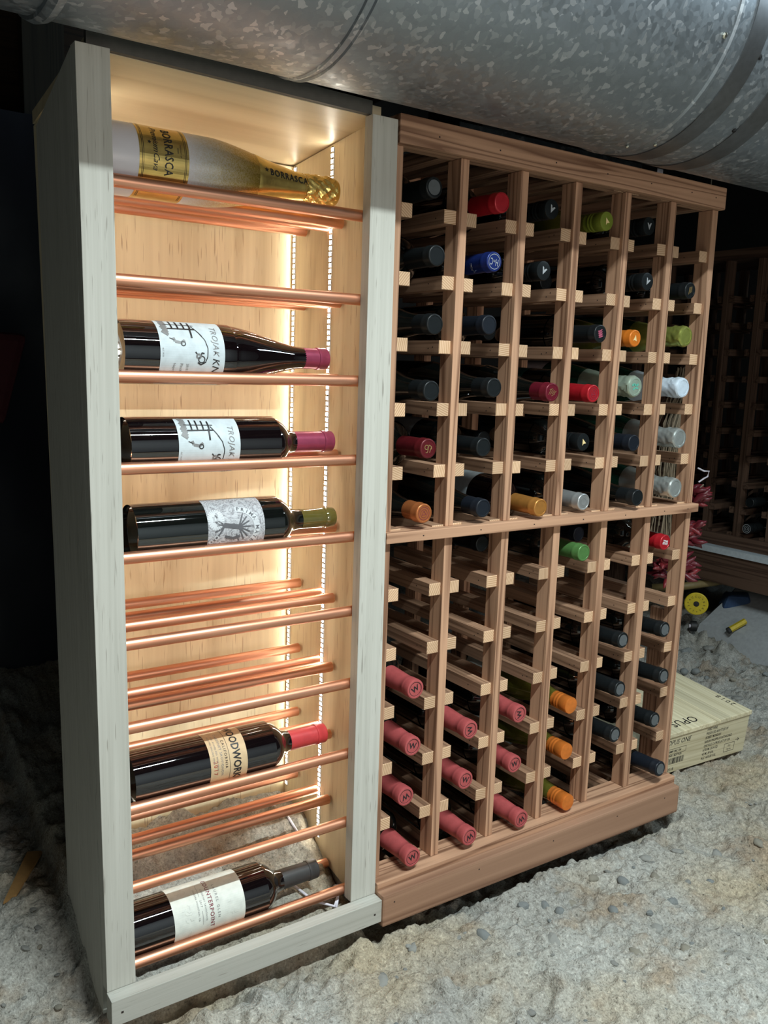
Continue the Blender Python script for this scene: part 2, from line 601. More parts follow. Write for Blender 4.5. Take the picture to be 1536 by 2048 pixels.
def text2d(s, size, bold=0.0, shear=0.0, spacing=1.0, align='CENTER'):
    """flat lettering as (verts2d, faces), centred on its middle"""
    key = (s, size, bold, shear, spacing, align)
    if key in _txt:
        return _txt[key]
    cu = bpy.data.curves.new('lettering', 'FONT')
    cu.body = s
    cu.size = size
    cu.offset = bold * size
    cu.shear = shear
    cu.space_character = spacing
    cu.align_x = align
    cu.align_y = 'CENTER'
    cu.resolution_u = 2
    o = bpy.data.objects.new('lettering', cu)
    COL.objects.link(o)
    bpy.context.view_layer.update()
    dg = bpy.context.evaluated_depsgraph_get()
    me = bpy.data.meshes.new_from_object(o.evaluated_get(dg), depsgraph=dg)
    v = [(a.co.x, a.co.y) for a in me.vertices]
    f = [tuple(p.vertices) for p in me.polygons]
    bpy.data.objects.remove(o)
    bpy.data.curves.remove(cu)
    bpy.data.meshes.remove(me)
    _txt[key] = (v, f)
    return v, f


class Flat2:
    """collects flat print: lettering, ribbons, polygons, all in a (u, v) plane"""

    def __init__(s):
        s.v, s.f, s.m = [], [], []

    def _add(s, v, f, mi):
        o = len(s.v)
        s.v += v
        s.f += [tuple(i + o for i in q) for q in f]
        s.m += [mi] * len(f)

    def text(s, t, u, v, size, bold=0.0, shear=0.0, spacing=1.0, rot=0.0, mi=0, align='CENTER', sx=1.0):
        vv, ff = text2d(t, size, bold, shear, spacing, align)
        c, n = math.cos(rot), math.sin(rot)
        s._add([(u + c * x * sx - n * y, v + n * x * sx + c * y) for x, y in vv], ff, mi)
        return s

    def arc(s, t, u, v, r, a0, a1, size, mi=0, bold=0.0):
        for i, ch in enumerate(t):
            if ch == ' ':
                continue
            a = a0 + (a1 - a0) * i / max(1, len(t) - 1)
            s.text(ch, u + r * math.cos(a), v + r * math.sin(a), size, bold, rot=a - PI / 2, mi=mi)
        return s

    def poly(s, p, mi=0):
        s._add(list(p), [tuple(range(len(p)))], mi)
        return s

    def line(s, pts, w, mi=0):
        for (a, b) in zip(pts, pts[1:]):
            dx, dy = b[0] - a[0], b[1] - a[1]
            L = math.hypot(dx, dy) or 1
            nx, ny = -dy / L * w / 2, dx / L * w / 2
            n = max(1, int(L / 0.004))
            for i in range(n):
                t0, t1 = i / n, (i + 1) / n
                p, q = (a[0] + dx * t0, a[1] + dy * t0), (a[0] + dx * t1, a[1] + dy * t1)
                s._add([(p[0] + nx, p[1] + ny), (q[0] + nx, q[1] + ny), (q[0] - nx, q[1] - ny), (p[0] - nx, p[1] - ny)], [(3, 2, 1, 0)], mi)
        return s

    def ring(s, u, v, r, w, mi=0, a0=0, a1=2 * PI, sy=1.0):
        n = 24
        return s.line([(u + r * math.cos(a0 + (a1 - a0) * i / n), v + sy * r * math.sin(a0 + (a1 - a0) * i / n)) for i in range(n + 1)], w, mi)

    def rect(s, u0, u1, v0, v1, mi=0, step=0.006):
        n = max(1, int((u1 - u0) / step))
        for i in range(n):
            a, b = u0 + (u1 - u0) * i / n, u0 + (u1 - u0) * (i + 1) / n
            s.poly([(a, v0), (b, v0), (b, v1), (a, v1)], mi)
        return s

    def star(s, u, v, r, mi=0):
        p = []
        for i in range(10):
            a = PI / 2 + i * PI / 5
            q = r if i % 2 == 0 else r * 0.35
            p.append((u + q * math.cos(a), v + q * math.sin(a)))
        for i in range(10):
            s.poly([(u, v), p[i], p[(i + 1) % 10]], mi)
        return s

    def mapped(s, name, fn, mats):
        me = bpy.data.meshes.new(name)
        me.from_pydata([fn(u, v) for u, v in s.v], [], s.f)
        for m in (mats if isinstance(mats, (list, tuple)) else [mats]):
            me.materials.append(m)
        me.polygons.foreach_set('material_index', s.m)
        me.update()
        return me


# ------------------------------------------------------------------ the setting: ground, walls, ceiling
_rng = np.random.RandomState(11)
_tab = _rng.rand(256, 256)


def vnoise(x, y):
    xi, yi = np.floor(x).astype(int), np.floor(y).astype(int)
    fx, fy = x - xi, y - yi
    fx, fy = fx * fx * (3 - 2 * fx), fy * fy * (3 - 2 * fy)
    a, b = _tab[xi % 256, yi % 256], _tab[(xi + 1) % 256, yi % 256]
    c, d = _tab[xi % 256, (yi + 1) % 256], _tab[(xi + 1) % 256, (yi + 1) % 256]
    return (a * (1 - fx) + b * fx) * (1 - fy) + (c * (1 - fx) + d * fx) * fy - 0.5


def sstep(a, b, x):
    t = np.clip((x - a) / (b - a), 0, 1)
    return t * t * (3 - 2 * t)


def ground_z(x, y):
    x, y = np.asarray(x, float), np.asarray(y, float)
    z = -0.832 + 0 * x
    z = z + 0.009 * sstep(0.25, -0.25, x)                       # a little higher under the lit cabinet
    # ground rises behind and left of the cabinet
    z = z + 0.085 * sstep(0.02, 0.20, y) * sstep(-0.040, -0.062, x)
    z = z + 0.046 * sstep(-0.022, 0.03, y) * sstep(-0.040, -0.062, x) * sstep(-0.475, -0.455, x)
    z = z + 0.12 * sstep(0.25, 1.0, y) * sstep(0.3, -0.3, x)
    # and rises gently towards the footing on the far right
    z = z + 0.05 * sstep(0.35, 0.9, y) * sstep(0.6, 1.0, x) + 0.035 * sstep(1.15, 1.7, x) * sstep(-0.2, 0.3, y)
    # dug out under the racks, with a broken lip in front
    lip = -0.058 + 0.022 * vnoise(x * 9, y * 0 + 3.1) + 0.010 * vnoise(x * 41, y * 0 + 8.3)
    dig = sstep(lip, lip + 0.025, y) * sstep(0.31, 0.24, y) * sstep(0.73, 0.69, x)
    z = z - 0.034 * dig * sstep(-0.10, -0.03, x) - 0.026 * dig * sstep(-0.03, -0.10, x) * sstep(-0.50, -0.44, x) * sstep(0.0, -0.022, y)
    # gentle swells and clods
    rough = 1.0 + 1.6 * sstep(0.85, 1.2, x) * sstep(0.28, 0.45, y)
    z = z + 0.022 * vnoise(x * 3.1 + 5, y * 3.1 + 9) + 0.010 * vnoise(x * 11 + 2, y * 11)
    z = z + rough * (0.0115 * vnoise(x * 34, y * 34 + 7) + 0.0105 * vnoise(x * 78 + 3, y * 78) + 0.0068 * vnoise(x * 165, y * 165 + 1))
    # half-buried lumps
    l = vnoise(x * 26 + 40, y * 26 + 13)
    z = z + rough * 0.012 * sstep(0.22, 0.46, l)
    p = vnoise(x * 15 + 71, y * 15 + 33)
    z = z - 0.010 * sstep(0.28, 0.42, p)
    return z


def axis_coords(lo, hi, a, b, fine, grow):
    c = list(np.arange(a, b, fine))
    s = fine
    x = a
    left = []
    while x > lo:
        s *= grow
        x -= s
        left.append(x)
    s = fine
    x = c[-1]
    right = []
    while x < hi:
        s *= grow
        x += s
        right.append(x)
    return np.array(left[::-1] + c + right)


gx = axis_coords(-2.4, 3.2, -0.62, 1.25, 0.0034, 1.03)
gy = axis_coords(-1.9, 2.6, -0.55, 0.32, 0.0034, 1.035)
X, Y = np.meshgrid(gx, gy)
Z = ground_z(X, Y)
nx, ny = len(gx), len(gy)
gm = bpy.data.meshes.new('floor')
gm.vertices.add(nx * ny)
gm.vertices.foreach_set('co', np.stack([X, Y, Z], -1).ravel())
idx = np.arange(nx * ny).reshape(ny, nx)
quads = np.stack([idx[:-1, :-1], idx[:-1, 1:], idx[1:, 1:], idx[1:, :-1]], -1).reshape(-1, 4)
gm.loops.add(quads.size)
gm.loops.foreach_set('vertex_index', quads.ravel())
gm.polygons.add(len(quads))
gm.polygons.foreach_set('loop_start', np.arange(0, quads.size, 4))
gm.polygons.foreach_set('loop_total', np.full(len(quads), 4))
gm.polygons.foreach_set('use_smooth', np.ones(len(quads), bool))
gm.materials.append(GROUND)
gm.update()
gm.validate()
floor = tag(link('floor', gm), kind='structure')

# stones lying in the dirt, pieces of the floor
stone_meshes = []
for k in range(8):
    bm = bmesh.new()
    bmesh.ops.create_icosphere(bm, subdivisions=2, radius=1.0)
    sx, sy, sz = 1.0, random.uniform(0.65, 0.95), random.uniform(0.45, 0.7)
    ph = [random.uniform(0, 9) for _ in range(3)]
    for v in bm.verts:
        c = v.co
        w = 1 + 0.13 * math.sin(3.1 * c.x + ph[0]) * math.cos(2.7 * c.y + ph[1]) + 0.1 * math.sin(4.3 * c.z + ph[2] + 2 * c.x)
        v.co = Vector((c.x * sx, c.y * sy, c.z * sz)) * w
    me = bpy.data.meshes.new('pebble')
    bm.to_mesh(me)
    bm.free()
    me.polygons.foreach_set('use_smooth', [k % 3 != 0] * len(me.polygons))
    me.materials.append(STONES[k % 4])
    stone_meshes.append(me)


def stone(x, y, r, sink=0.72):
    o = link('pebble', random.choice(stone_meshes), floor, (x, y, float(ground_z(x, y)) + r * (0.5 - sink)),
             (random.uniform(-.4, .4), random.uniform(-.4, .4), random.uniform(0, 6.28)))
    o.scale = (r, r, r)


for x, y, r in [(0.245, -0.115, .011), (0.21, -0.10, .013), (0.285, -0.105, .010), (0.30, -0.128, .013), (0.255, -0.14, .012), (0.38, -0.10, .012),
                (0.42, -0.135, .013), (0.47, -0.165, .012), (0.33, -0.19, .013), (0.505, -0.205, .010), (0.56, -0.215, .013), (0.435, -0.225, .014),
                (0.52, -0.105, .014), (0.585, -0.125, .012), (0.275, -0.285, .014), (0.345, -0.325, .012), (0.10, -0.125, .015), (-0.02, -0.10, .012),
                (-0.10, -0.13, .016), (0.62, -0.30, .012), (0.40, -0.36, .008), (0.18, -0.20, .013), (0.36, -0.255, .016), (0.66, -0.16, .015), (0.73, -0.20, .014)]:
    stone(x, y, r)
for k in range(110):
    x, y = random.uniform(-0.25, 1.15), random.uniform(-0.48, -0.075)
    stone(x, y, random.choice((.003, .0035, .004, .005, .007)), 0.5)
for k in range(70):
    x, y = random.uniform(0.9, 1.6), random.uniform(0.2, 0.75)
    if x < 1.28 and y < 0.36:
        x += 0.4
    stone(x, y, random.uniform(.006, .018), 0.3)
for k in range(24):
    stone(random.uniform(-0.62, -0.49), random.uniform(-0.05, 0.45), random.uniform(.003, .007), 0.3)

# crawl space shell
tag(part('ceiling', M().box(-2.4, 3.2, -2.4, 2.6, 1.30, 1.34), BROWNBOARD, None), kind='structure')
ceil = bpy.data.objects['ceiling']
for x in (-2.0, -1.45, -0.9, -0.35, 0.2, 0.75, 1.3, 1.85, 2.4):
    part('joist', M().box(x - .02, x + .02, -2.4, 2.5, 1.12, 1.2995), BROWNBOARD, ceil)
tag(part('wall_back', M().box(-2.4, 3.2, 2.45, 2.55, -1.0, 1.30), DARKWALL, None), kind='structure')
tag(part('wall_front', M().box(-2.4, 3.2, -2.75, -2.65, -1.0, 1.30), CONCRETE, None), kind='structure')  # unseen wall behind the camera, added to bounce fill onto the copper
tag(part('wall_left', M().box(-2.5, -2.4, -2.4, 2.55, -1.0, 1.30), DARKWALL, None), kind='structure')
tag(part('wall_right', M().box(2.95, 3.05, -2.4, 2.55, -1.0, 1.30), DARKWALL, None), kind='structure')

# ------------------------------------------------------------------ galvanized duct
DCY, DCZ, DR = -0.104, 0.582, 0.19
duct = thing('air_duct', 'large round galvanized steel duct running over the tops of the racks', 'duct', (0.0, DCY, DCZ))


def lathe_x(prof, n=96):
    mb = M()
    mb.lathe([(r, x) for x, r in prof], n)
    mb.v = [(z, DCY + y, DCZ + x_) for (x_, y, z) in mb.v]
    return mb


shell_prof = [(-1.5, DR)]
for xs in (-0.231, -0.220):
    shell_prof += [(xs - .0022, DR), (xs - .0008, DR + .0026), (xs + .0008, DR + .0026), (xs + .0022, DR - .0004)]
shell_prof += [(0.312, DR), (0.3150, DR + .0028), (0.3195, DR + .0028), (0.3225, DR + .0003), (2.2, DR + .0003)]
part('shell', lathe_x(shell_prof), GALV, duct, smooth=30)
part('joint_band', lathe_x([(-0.534, DR), (-.533, DR + .004), (-.525, DR + .0062), (-.517, DR + .004), (-.516, DR)]), GALV, duct, smooth=30)
for xa, xb in ((0.346, 0.3825), (0.441, 0.4835)):
    mb = M()
    prof = [(xa, DR + .0004), (xa, DR + .002), (xb, DR + .002), (xb, DR + .0004)]
    s = part('hanger_strap', lathe_x(prof), STRAP, duct, smooth=30)
    mb = M().box(xa, xb, DCY + DR + .0005, DCY + DR + .002, DCZ, 1.12)
    part('strap_tail', mb, STRAP, s)


def on_duct(x, deg, lift=0.0):
    a = math.radians(deg)
    return Vector((x, DCY + (DR + lift) * math.cos(a), DCZ + (DR + lift) * math.sin(a)))


def duct_screw(x, deg, r, mat, name='screw', h=.003):
    mb = M().lathe([(r, 0), (r, h * .6), (r * .6, h), (0, h)], 8)
    a = math.radians(deg)
    n = Vector((0, math.cos(a), math.sin(a)))
    p = on_duct(x, deg, .0004) - Vector((0, DCY, DCZ))
    link(name, mb.mesh(name, mat), duct, p, n.to_track_quat('Z', 'X').to_euler())


duct_screw(0.299, -155.9, .0042, BRIGHT)
duct_screw(0.30, -96, .003, BRIGHT)
duct_screw(0.335, -103, .003, BRIGHT)
duct_screw(0.386, -153.4, .0035, DARKHOLE, 'strap_slot', .0024)
duct_screw(0.438, -122.7, .0035, DARKHOLE, 'strap_slot', .0024)

# ------------------------------------------------------------------ lit display cabinet
CX0, CX1 = -0.477, -0.0425
cab = thing('wine_cabinet', 'tall pale maple display cabinet with lit plywood interior and copper bottle rails', 'cabinet', (-0.26, 0.08, -0.80))
XL = lambda z: -0.4775 + (0.397 - z) * (0.0125 / 1.167)             # the left side leans very slightly
XR = lambda z: -0.0446 + (0.397 - z) * (0.0042 / 1.167)
ST, SB = 0.3965, -0.7705


def slab(xa, xb, y0, y1, z0, z1):
    """upright board whose left and right edges follow xa(z), xb(z)"""
    return M().hexa([(xa(z0), y0, z0), (xb(z0), y0, z0), (xb(z0), y1, z0), (xa(z0), y1, z0),
                     (xa(z1), y0, z1), (xb(z1), y0, z1), (xb(z1), y1, z1), (xa(z1), y1, z1)])


part('stile', slab(XL, lambda z: XL(z) + .0385, -.02, -.0005, SB, ST), MAPLE['Z'], cab, bevel=.0008)
part('stile', slab(lambda z: -0.0862, XR, -.02, -.0005, SB, ST - .006), MAPLE['Z'], cab, bevel=.0008)
part('bottom_rail', M().box(-0.466, -0.0420, -.0420, -.0205, -.8065, -.7695), MAPLE['X'], cab, bevel=.0008)
# outer sides: cut on a slope at top and foot
lb = M().hexa([(XL(-.79), 0, -.815), (XL(-.79) + .018, 0, -.815), (XL(-.74) + .018, .166, -.775), (XL(-.74), .166, -.775),
               (XL(.39), 0, .3945), (XL(.39) + .018, 0, .3945), (XL(.35) + .018, .166, .344), (XL(.35), .166, .344)])
part('side_panel', lb, MAPLE['Z'], cab)
part('side_panel', slab(lambda z: XR(z) - .018, XR, 0, .166, -.80, .37), MAPLE['Z'], cab)
XI = -0.064
ib = M().hexa([(XI, .0002, -.785), (-.061, .0002, -.785), (-.061, .262, -.742), (XI, .262, -.742),
               (XI, .0002, .392), (-.061, .0002, .392), (-.061, .262, .366), (XI, .262, .366)])
part('inner_panel', ib, PLYZ, cab)
il = M().hexa([(-.4400, .0002, -.785), (-.4340, .0002, -.785), (-.4340, .262, -.742), (-.4400, .262, -.742),
               (-.4580, .0002, .392), (-.4513, .0002, .392), (-.4513, .262, .366), (-.4580, .262, .366)])
part('inner_panel', il, PLYZ, cab)
part('back_panel', M().hexa([(-.4395, .2440, -.742), (-.0612, .2440, -.742), (-.0612, .2560, -.742), (-.4395, .2560, -.742),
                             (-.4570, .2440, .3675), (-.0612, .2440, .3675), (-.0612, .2560, .3675), (-.4570, .2560, .3675)]), PLYZ, cab)
tp = M().hexa([(-.4590, .0002, .3975), (-.0600, .0002, .3915), (-.0600, .262, .3685), (-.4590, .262, .3685),
               (-.4590, .0002, .4135), (-.0600, .0002, .4075), (-.0600, .262, .3850), (-.4590, .262, .3850)])
part('top_panel', tp, PLYX, cab)
part('top_edge', M().hexa([(-.462, -.0085, .3985), (-.080, -.0085, .3925), (-.080, .0, .3925), (-.462, .0, .3985),
                           (-.462, -.0085, .4165), (-.080, -.0085, .4105), (-.080, .0, .4105), (-.462, .0, .4165)]), SHADEDEDGE, cab)

# copper tubes, ten levels of four
TUBE_Y = (0.008, 0.085, 0.126, 0.194)
TR = 0.0079
LEV = [0.262 - 0.1139 * i for i in range(10)]
tube_me = M()
n = 24
tube_me.lathe([(0.0, 0.0), (TR, 0.0), (TR, 0.375), (0.0, 0.375)], n)
tube_me.v = [(z, x, y) for x, y, z in tube_me.v]
tube_me = tube_me.mesh('copper_tube', COPPER, smooth=40)
for z in LEV:
    for y in TUBE_Y:
        o = link('copper_tube', tube_me, cab, (-0.4435 + 0.26, y - 0.08, z + 0.80))

# LED strips, two on each inner side
def led_strip(x, y, sgn, z0, z1, lit=None):
    s = part('led_strip', M().box(min(x, x + sgn * .0006), max(x, x + sgn * .0006), y - .0045, y + .0045, z0, z1), PCB, cab)
    leds, chips = M(), M()
    k = int((z1 - z0) / .0083)
    for i in range(k):
        z = z0 + (i + .5) * (z1 - z0) / k
        a, b = x + sgn * .0006, x + sgn * .0017
        leds.box(min(a, b), max(a, b), y - .0033, y + .0033, z - .0026, z + .0026, 1)
        leds.m[-5 if sgn < 0 else -5] = 1
        leds.m[-1 if sgn < 0 else -3] = 0
        if i % 2 == 0:
            a, b = x + sgn * .0006, x + sgn * .0012
            chips.box(min(a, b), max(a, b), y - .0012, y + .0012, z + .0031, z + .0050)
    tag(part('led', leds, [lit or LED, PCB], s), kind='stuff')
    tag(part('resistor', chips, CHIP, s), kind='stuff')
    return s


led_strip(XI, 0.1200, -1, -.735, .3765)
led_strip(XI, 0.2355, -1, -.690, .366, LEDB)
led_strip(-.4335, 0.1200, 1, -.735, .3765)
led_strip(-.4335, 0.2355, 1, -.690, .366, LEDB)
for pts in ([(-.0735, .05, -.79), (-.085, .02, -.783), (-.105, -.002, -.781), (-.13, .02, -.785), (-.15, .06, -.792)],
            [(-.0735, .05, -.785), (-.078, .03, -.772), (-.09, .012, -.779), (-.10, .0, -.786)],
            [(-.43, -.001, -.778), (-.424, .012, -.772), (-.4155, .022, -.758), (-.412, .03, -.748), (-.414, .05, -.76)],
            [(-.12, .20, -.745), (-.105, .16, -.755), (-.10, .12, -.77)]):
    pts = [(a, b, max(c, float(ground_z(a, b)) + .005)) for a, b, c in pts]
    part('cable', M().tube(pts, .0022, 8), PLASTIC_W, cab, smooth='all')
for x, z in ((-.452, -.789), (-.055, -.790)):
    mb = M().box(x - .0016, x + .0016, -.0424, -.0419, z - .0012, z + .0014)
    part('nail_hole', mb, NAIL, cab)

# ------------------------------------------------------------------ redwood bottle rack
rack = thing('wine_rack', 'redwood lattice wine rack with six columns of bottle cells', 'rack', (0.335, 0.13, -0.82))
PITCH = 0.12
PX = lambda i: PITCH * i - 0.0235 - 0.008            # centre of upright i
PW = 0.0155
ZR = [0.2875 - 0.0948 * (r - 1) for r in range(0, 13)]   # top of rail row 0 .. 12
RB = tuple(rack.location)


def rail_mesh(name, L, holes, side):
    mb = M()
    w, h = 0.0225, 0.0200
    e = .0008
    # front end chamfered
    fr = [(-w / 2 + e, 0, -h + e), (w / 2 - e, 0, -h + e), (w / 2 - e, 0, -e), (-w / 2 + e, 0, -e)]
    a = [(-w / 2, e, -h), (w / 2, e, -h), (w / 2, e, 0), (-w / 2, e, 0)]
    b = [(-w / 2, L, -h), (w / 2, L, -h), (w / 2, L, 0), (-w / 2, L, 0)]
    v = fr + a + b
    f = [(0, 1, 2, 3)]
    f += [(i, i + 4, (i + 1) % 4 + 4, (i + 1) % 4) for i in range(4)]
    mb.add(v, f, 1)
    f2 = [(i + 4, i + 8, (i + 1) % 4 + 8, (i + 1) % 4 + 4) for i in range(4)] + [(11, 10, 9, 8)]
    o = len(mb.v) - 12
    mb.f += [tuple(q + o for q in t) for t in f2]
    mb.m += [0] * len(f2)
    for yy, zz in holes:
        x = -w / 2 - .0002
        n_ = 6
        pts = [(x, yy + .0013 * math.cos(2 * PI * k / n_), zz + .0011 * math.sin(2 * PI * k / n_)) for k in range(n_)]
        mb.add(pts, [tuple(range(n_ - 1, -1, -1))], 2)
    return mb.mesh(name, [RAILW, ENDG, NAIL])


RAILW = wood('shaded_rough_sawn_redwood', 'Y', (0.11, 0.053, 0.029), (0.41, 0.24, 0.148), fine=210, ringmix=0.35)  # rough-sawn grain, darkened further to carry the shade on the rail sides
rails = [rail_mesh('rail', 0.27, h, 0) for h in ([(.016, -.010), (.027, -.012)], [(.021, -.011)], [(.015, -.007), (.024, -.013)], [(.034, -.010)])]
rs = random.Random(5)
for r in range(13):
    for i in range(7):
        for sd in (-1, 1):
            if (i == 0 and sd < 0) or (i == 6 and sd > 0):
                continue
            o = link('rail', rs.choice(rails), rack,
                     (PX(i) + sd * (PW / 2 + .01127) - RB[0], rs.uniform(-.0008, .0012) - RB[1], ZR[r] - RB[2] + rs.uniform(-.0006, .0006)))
UF, UB = -.0050, .0265
for i in range(7):
    for (z0, z1, nm) in ((-.1885, .3617, 'upper'), (-.7522, -.2055, 'lower')):
        for (y0, y1) in ((UF, UB), (.228, .2595)):
            me = M().box(PX(i) - PW / 2, PX(i) + PW / 2, y0, y1, z0, z1)
            part('upright', me, RED['Z'], rack, bevel=.0006)
part('cap_board', M().box(-.0385, .7010, -.0165, .0220, .3622, .4015), RED['X'], rack, bevel=.0022)
part('back_board', M().box(-.0385, .7010, .2285, .2620, .3622, .4005), RED['X'], rack)
part('middle_board', M().box(-.0385, .7030, -.0165, .0270, -.2052, -.1888), RED['X'], rack, bevel=.0015)
part('base_board', M().box(-.0400, .6940, -.0255, .0290, -.7830, -.7525), RED['X'], rack, bevel=.0012)
part('base_board', M().box(-.0385, .6940, .2285, .2620, -.7830, -.7525), RED['X'], rack)
kb = M().hexa([(-.0418, -.0450, -.8160), (.6860, -.0450, -.8205), (.6860, -.0257, -.8205), (-.0418, -.0257, -.8160),
               (-.0418, -.0450, -.7630), (.6860, -.0450, -.7640), (.6860, -.0257, -.7640), (-.0418, -.0257, -.7630)])
part('kick_board', kb, wood('flat_sawn_redwood', 'X', (0.165, 0.082, 0.048), (0.33, 0.19, 0.12), fine=130, ringscale=13, ringmix=0.5, spread=5), rack, bevel=.0035)
part('end_plank', M().box(.6815, .6965, .0270, .0600, -.7525, -.4120), RED['Z'], rack)
for x in (0.0, .35, .62):
    part('foot_block', M().box(x, x + .05, .05, .20, -.885, -.7835), RED['X'], rack)
# nail holes in the face boards
nh = M()
for x in (.03, .145, .262, .38, .49, .60, .69 - .02):
    nh.box(x - .0012, x + .0012, -.0168, -.0164, .3795, .3815)
    nh.box(x - .0012, x + .0012, -.0168, -.0164, -.1980, -.1962)
for x in (-.02, .155, .33, .5, .64):
    nh.box(x - .0012, x + .0012, -.0453, -.0449, -.7790, -.7772)
tag(part('nail_hole', nh, NAIL, rack), kind='stuff')
# scraps on the top of the rack
tag(part('metal_flashing', M().box(.115, .535, .045, .0475, .401, .4285), GALV, None), 'flat galvanized metal strip standing on top of the redwood rack', 'flashing')
tag(part('wood_offcut', M().hexa([(.545, .03, .4016), (.60, .02, .4016), (.61, .05, .4016), (.55, .06, .4016),
                                  (.545, .03, .409), (.60, .02, .409), (.61, .05, .409), (.55, .06, .409)]), RED['X'], None),
    'reddish wood offcut lying on the rack top beside a white tag', 'offcut')
tag(part('wood_shim', M().hexa([(.62, .03, .4016), (.668, .02, .4016), (.67, .05, .4016), (.63, .06, .4016),
                                (.62, .03, .4065), (.668, .02, .4105), (.67, .05, .4105), (.63, .06, .4065)]), PINE['X'], None),
    'small grey wooden shim on the right end of the rack top', 'shim')
tag(part('plastic_tag', M().box(.5225, .5375, .0, .0015, .4016, .4130), PLASTIC_W, None, bevel=.0004), 'tiny white plastic tag standing on the front of the rack top', 'tag')

# ------------------------------------------------------------------ bottles
BORD = [(0, .004), (.030, 0), (.0355, .001), (.0375, .006), (.0375, .185), (.0368, .196), (.0335, .208), (.0275, .217), (.0205, .224), (.0165, .232), (.0146, .246), (.0138, .296), (.0, .296)]
BURG = [(0, .004), (.031, 0), (.0368, .001), (.0385, .006), (.0385, .130), (.0375, .146), (.0345, .165), (.0300, .186), (.0245, .208), (.0192, .229), (.0160, .250), (.0142, .274), (.0138, .296), (.0, .296)]
CHMP = [(0, .006), (.034, 0), (.0405, .001), (.0425, .007), (.0425, .120), (.0415, .140), (.0375, .168), (.0320, .195), (.0262, .222), (.0212, .250), (.0172, .280), (.0150, .300), (.0148, .318), (.0, .318)]
SHAPES = {'bord': BORD, 'burg': BURG, 'champ': CHMP}


def smooth_profile(p, k=3):
    """Catmull-Rom through the profile so the shoulders read round"""
    out = []
    for i in range(len(p) - 1):
        p0, p1, p2, p3 = p[max(i - 1, 0)], p[i], p[i + 1], p[min(i + 2, len(p) - 1)]
        if p3[0] < 1e-5:
            p3 = p2
        if p0[0] < 1e-5:
            p0 = p1
        flatseg = abs(p1[0] - p2[0]) < 1e-5 or p1[0] < 1e-5 or p2[0] < 1e-5
        for j in range(1 if flatseg else k):
            t = j / (1 if flatseg else k)
            q = []
            for c in range(2):
                q.append(0.5 * ((2 * p1[c]) + (-p0[c] + p2[c]) * t + (2 * p0[c] - 5 * p1[c] + 4 * p2[c] - p3[c]) * t * t + (-p0[c] + 3 * p1[c] - 3 * p2[c] + p3[c]) * t ** 3))
            out.append((max(0, q[0]), q[1]))
    out.append(p[-1])
    return out


def radius_at(prof, z):
    for (r0, z0), (r1, z1) in zip(prof, prof[1:]):
        if z0 <= z <= z1 and z1 > z0:
            return r0 + (r1 - r0) * (z - z0) / (z1 - z0)
    return prof[-1][0]


_cache = {}


def body_mesh(shape, glass, n=32):
    k = (shape, glass.name, n)
    if k not in _cache:
        _cache[k] = M().lathe(smooth_profile(SHAPES[shape]), n).mesh('glass_body', glass, smooth=50)
    return _cache[k]


CAPS = {
    'foil': [(.0153, .236), (.0152, .250), (.0146, .281), (.0146, .2835), (.0157, .2845), (.0158, .2885), (.0152, .2895), (.0153, .2985), (.0148, .3003), (.0138, .3010), (.0122, .3010), (.0118, .3004), (0, .3004)],
    'taper': [(.0176, .229), (.0172, .236), (.0162, .252), (.0150, .274), (.0148, .2815), (.0157, .2830), (.0159, .2860), (.0157, .2885), (.0160, .2900), (.0161, .2985), (.0154, .3008), (.0142, .3013), (.0122, .3013), (.0118, .3003), (0, .3003)],
    'screw': [(.0158, .238), (.0153, .250), (.0149, .2655), (.0149, .2690), (.0155, .2698), (.0156, .2725), (.0150, .2735), (.0150, .2755), (.0156, .2765), (.0156, .2790), (.0150, .2800), (.0150, .2820), (.0156, .2830), (.0156, .2995), (.0150, .3010), (.0128, .3014), (0, .3012)],
    'champ': [(.0300, .208), (.0262, .226), (.0225, .246), (.0196, .266), (.0180, .278), (.0184, .288), (.0190, .296), (.0186, .301), (.0190, .306), (.0192, .312), (.0188, .3185), (.0172, .3215), (.0140, .3220), (.0136, .3212), (0, .3212)],
}


def cap_mesh(kind, color):
    k = ('cap', kind, color)
    if k not in _cache:
        prof = CAPS[kind]
        wob = None
        if kind == 'champ':
            fine = []
            for (a, b) in zip(prof, prof[1:]):
                for j in range(3):
                    fine.append((a[0] + (b[0] - a[0]) * j / 3, a[1] + (b[1] - a[1]) * j / 3))
            prof = fine + [prof[-1]]

            sd = 17.0 * (sum(map(ord, color)) % 11)

            def wob(a, z):
                ca, sa = math.cos(a), math.sin(a)
                k = 0.25 if (z > .3175 or z < .262) else 1.0
                return 1 + k * float(.13 * vnoise(1.9 * ca + 40 + sd + 70 * z, 1.9 * sa + 60 - 40 * z) + .09 * vnoise(4.6 * ca + 90 + sd, 4.6 * sa + 80 + 190 * z) + .05 * vnoise(9 * ca + 30 + 260 * z, 9 * sa + sd + 20))
        _cache[k] = M().lathe(prof, 40 if kind == 'champ' else 30, wob=wob).mesh('capsule', CAPM[color], smooth=24 if kind == 'champ' else 40)
    return _cache[k]


VSHAPE = [(-.0056, .0052), (-.0028, .0052), (-.0002, .0014), (.0026, .0052), (.0056, .0052), (.0003, -.0066)]


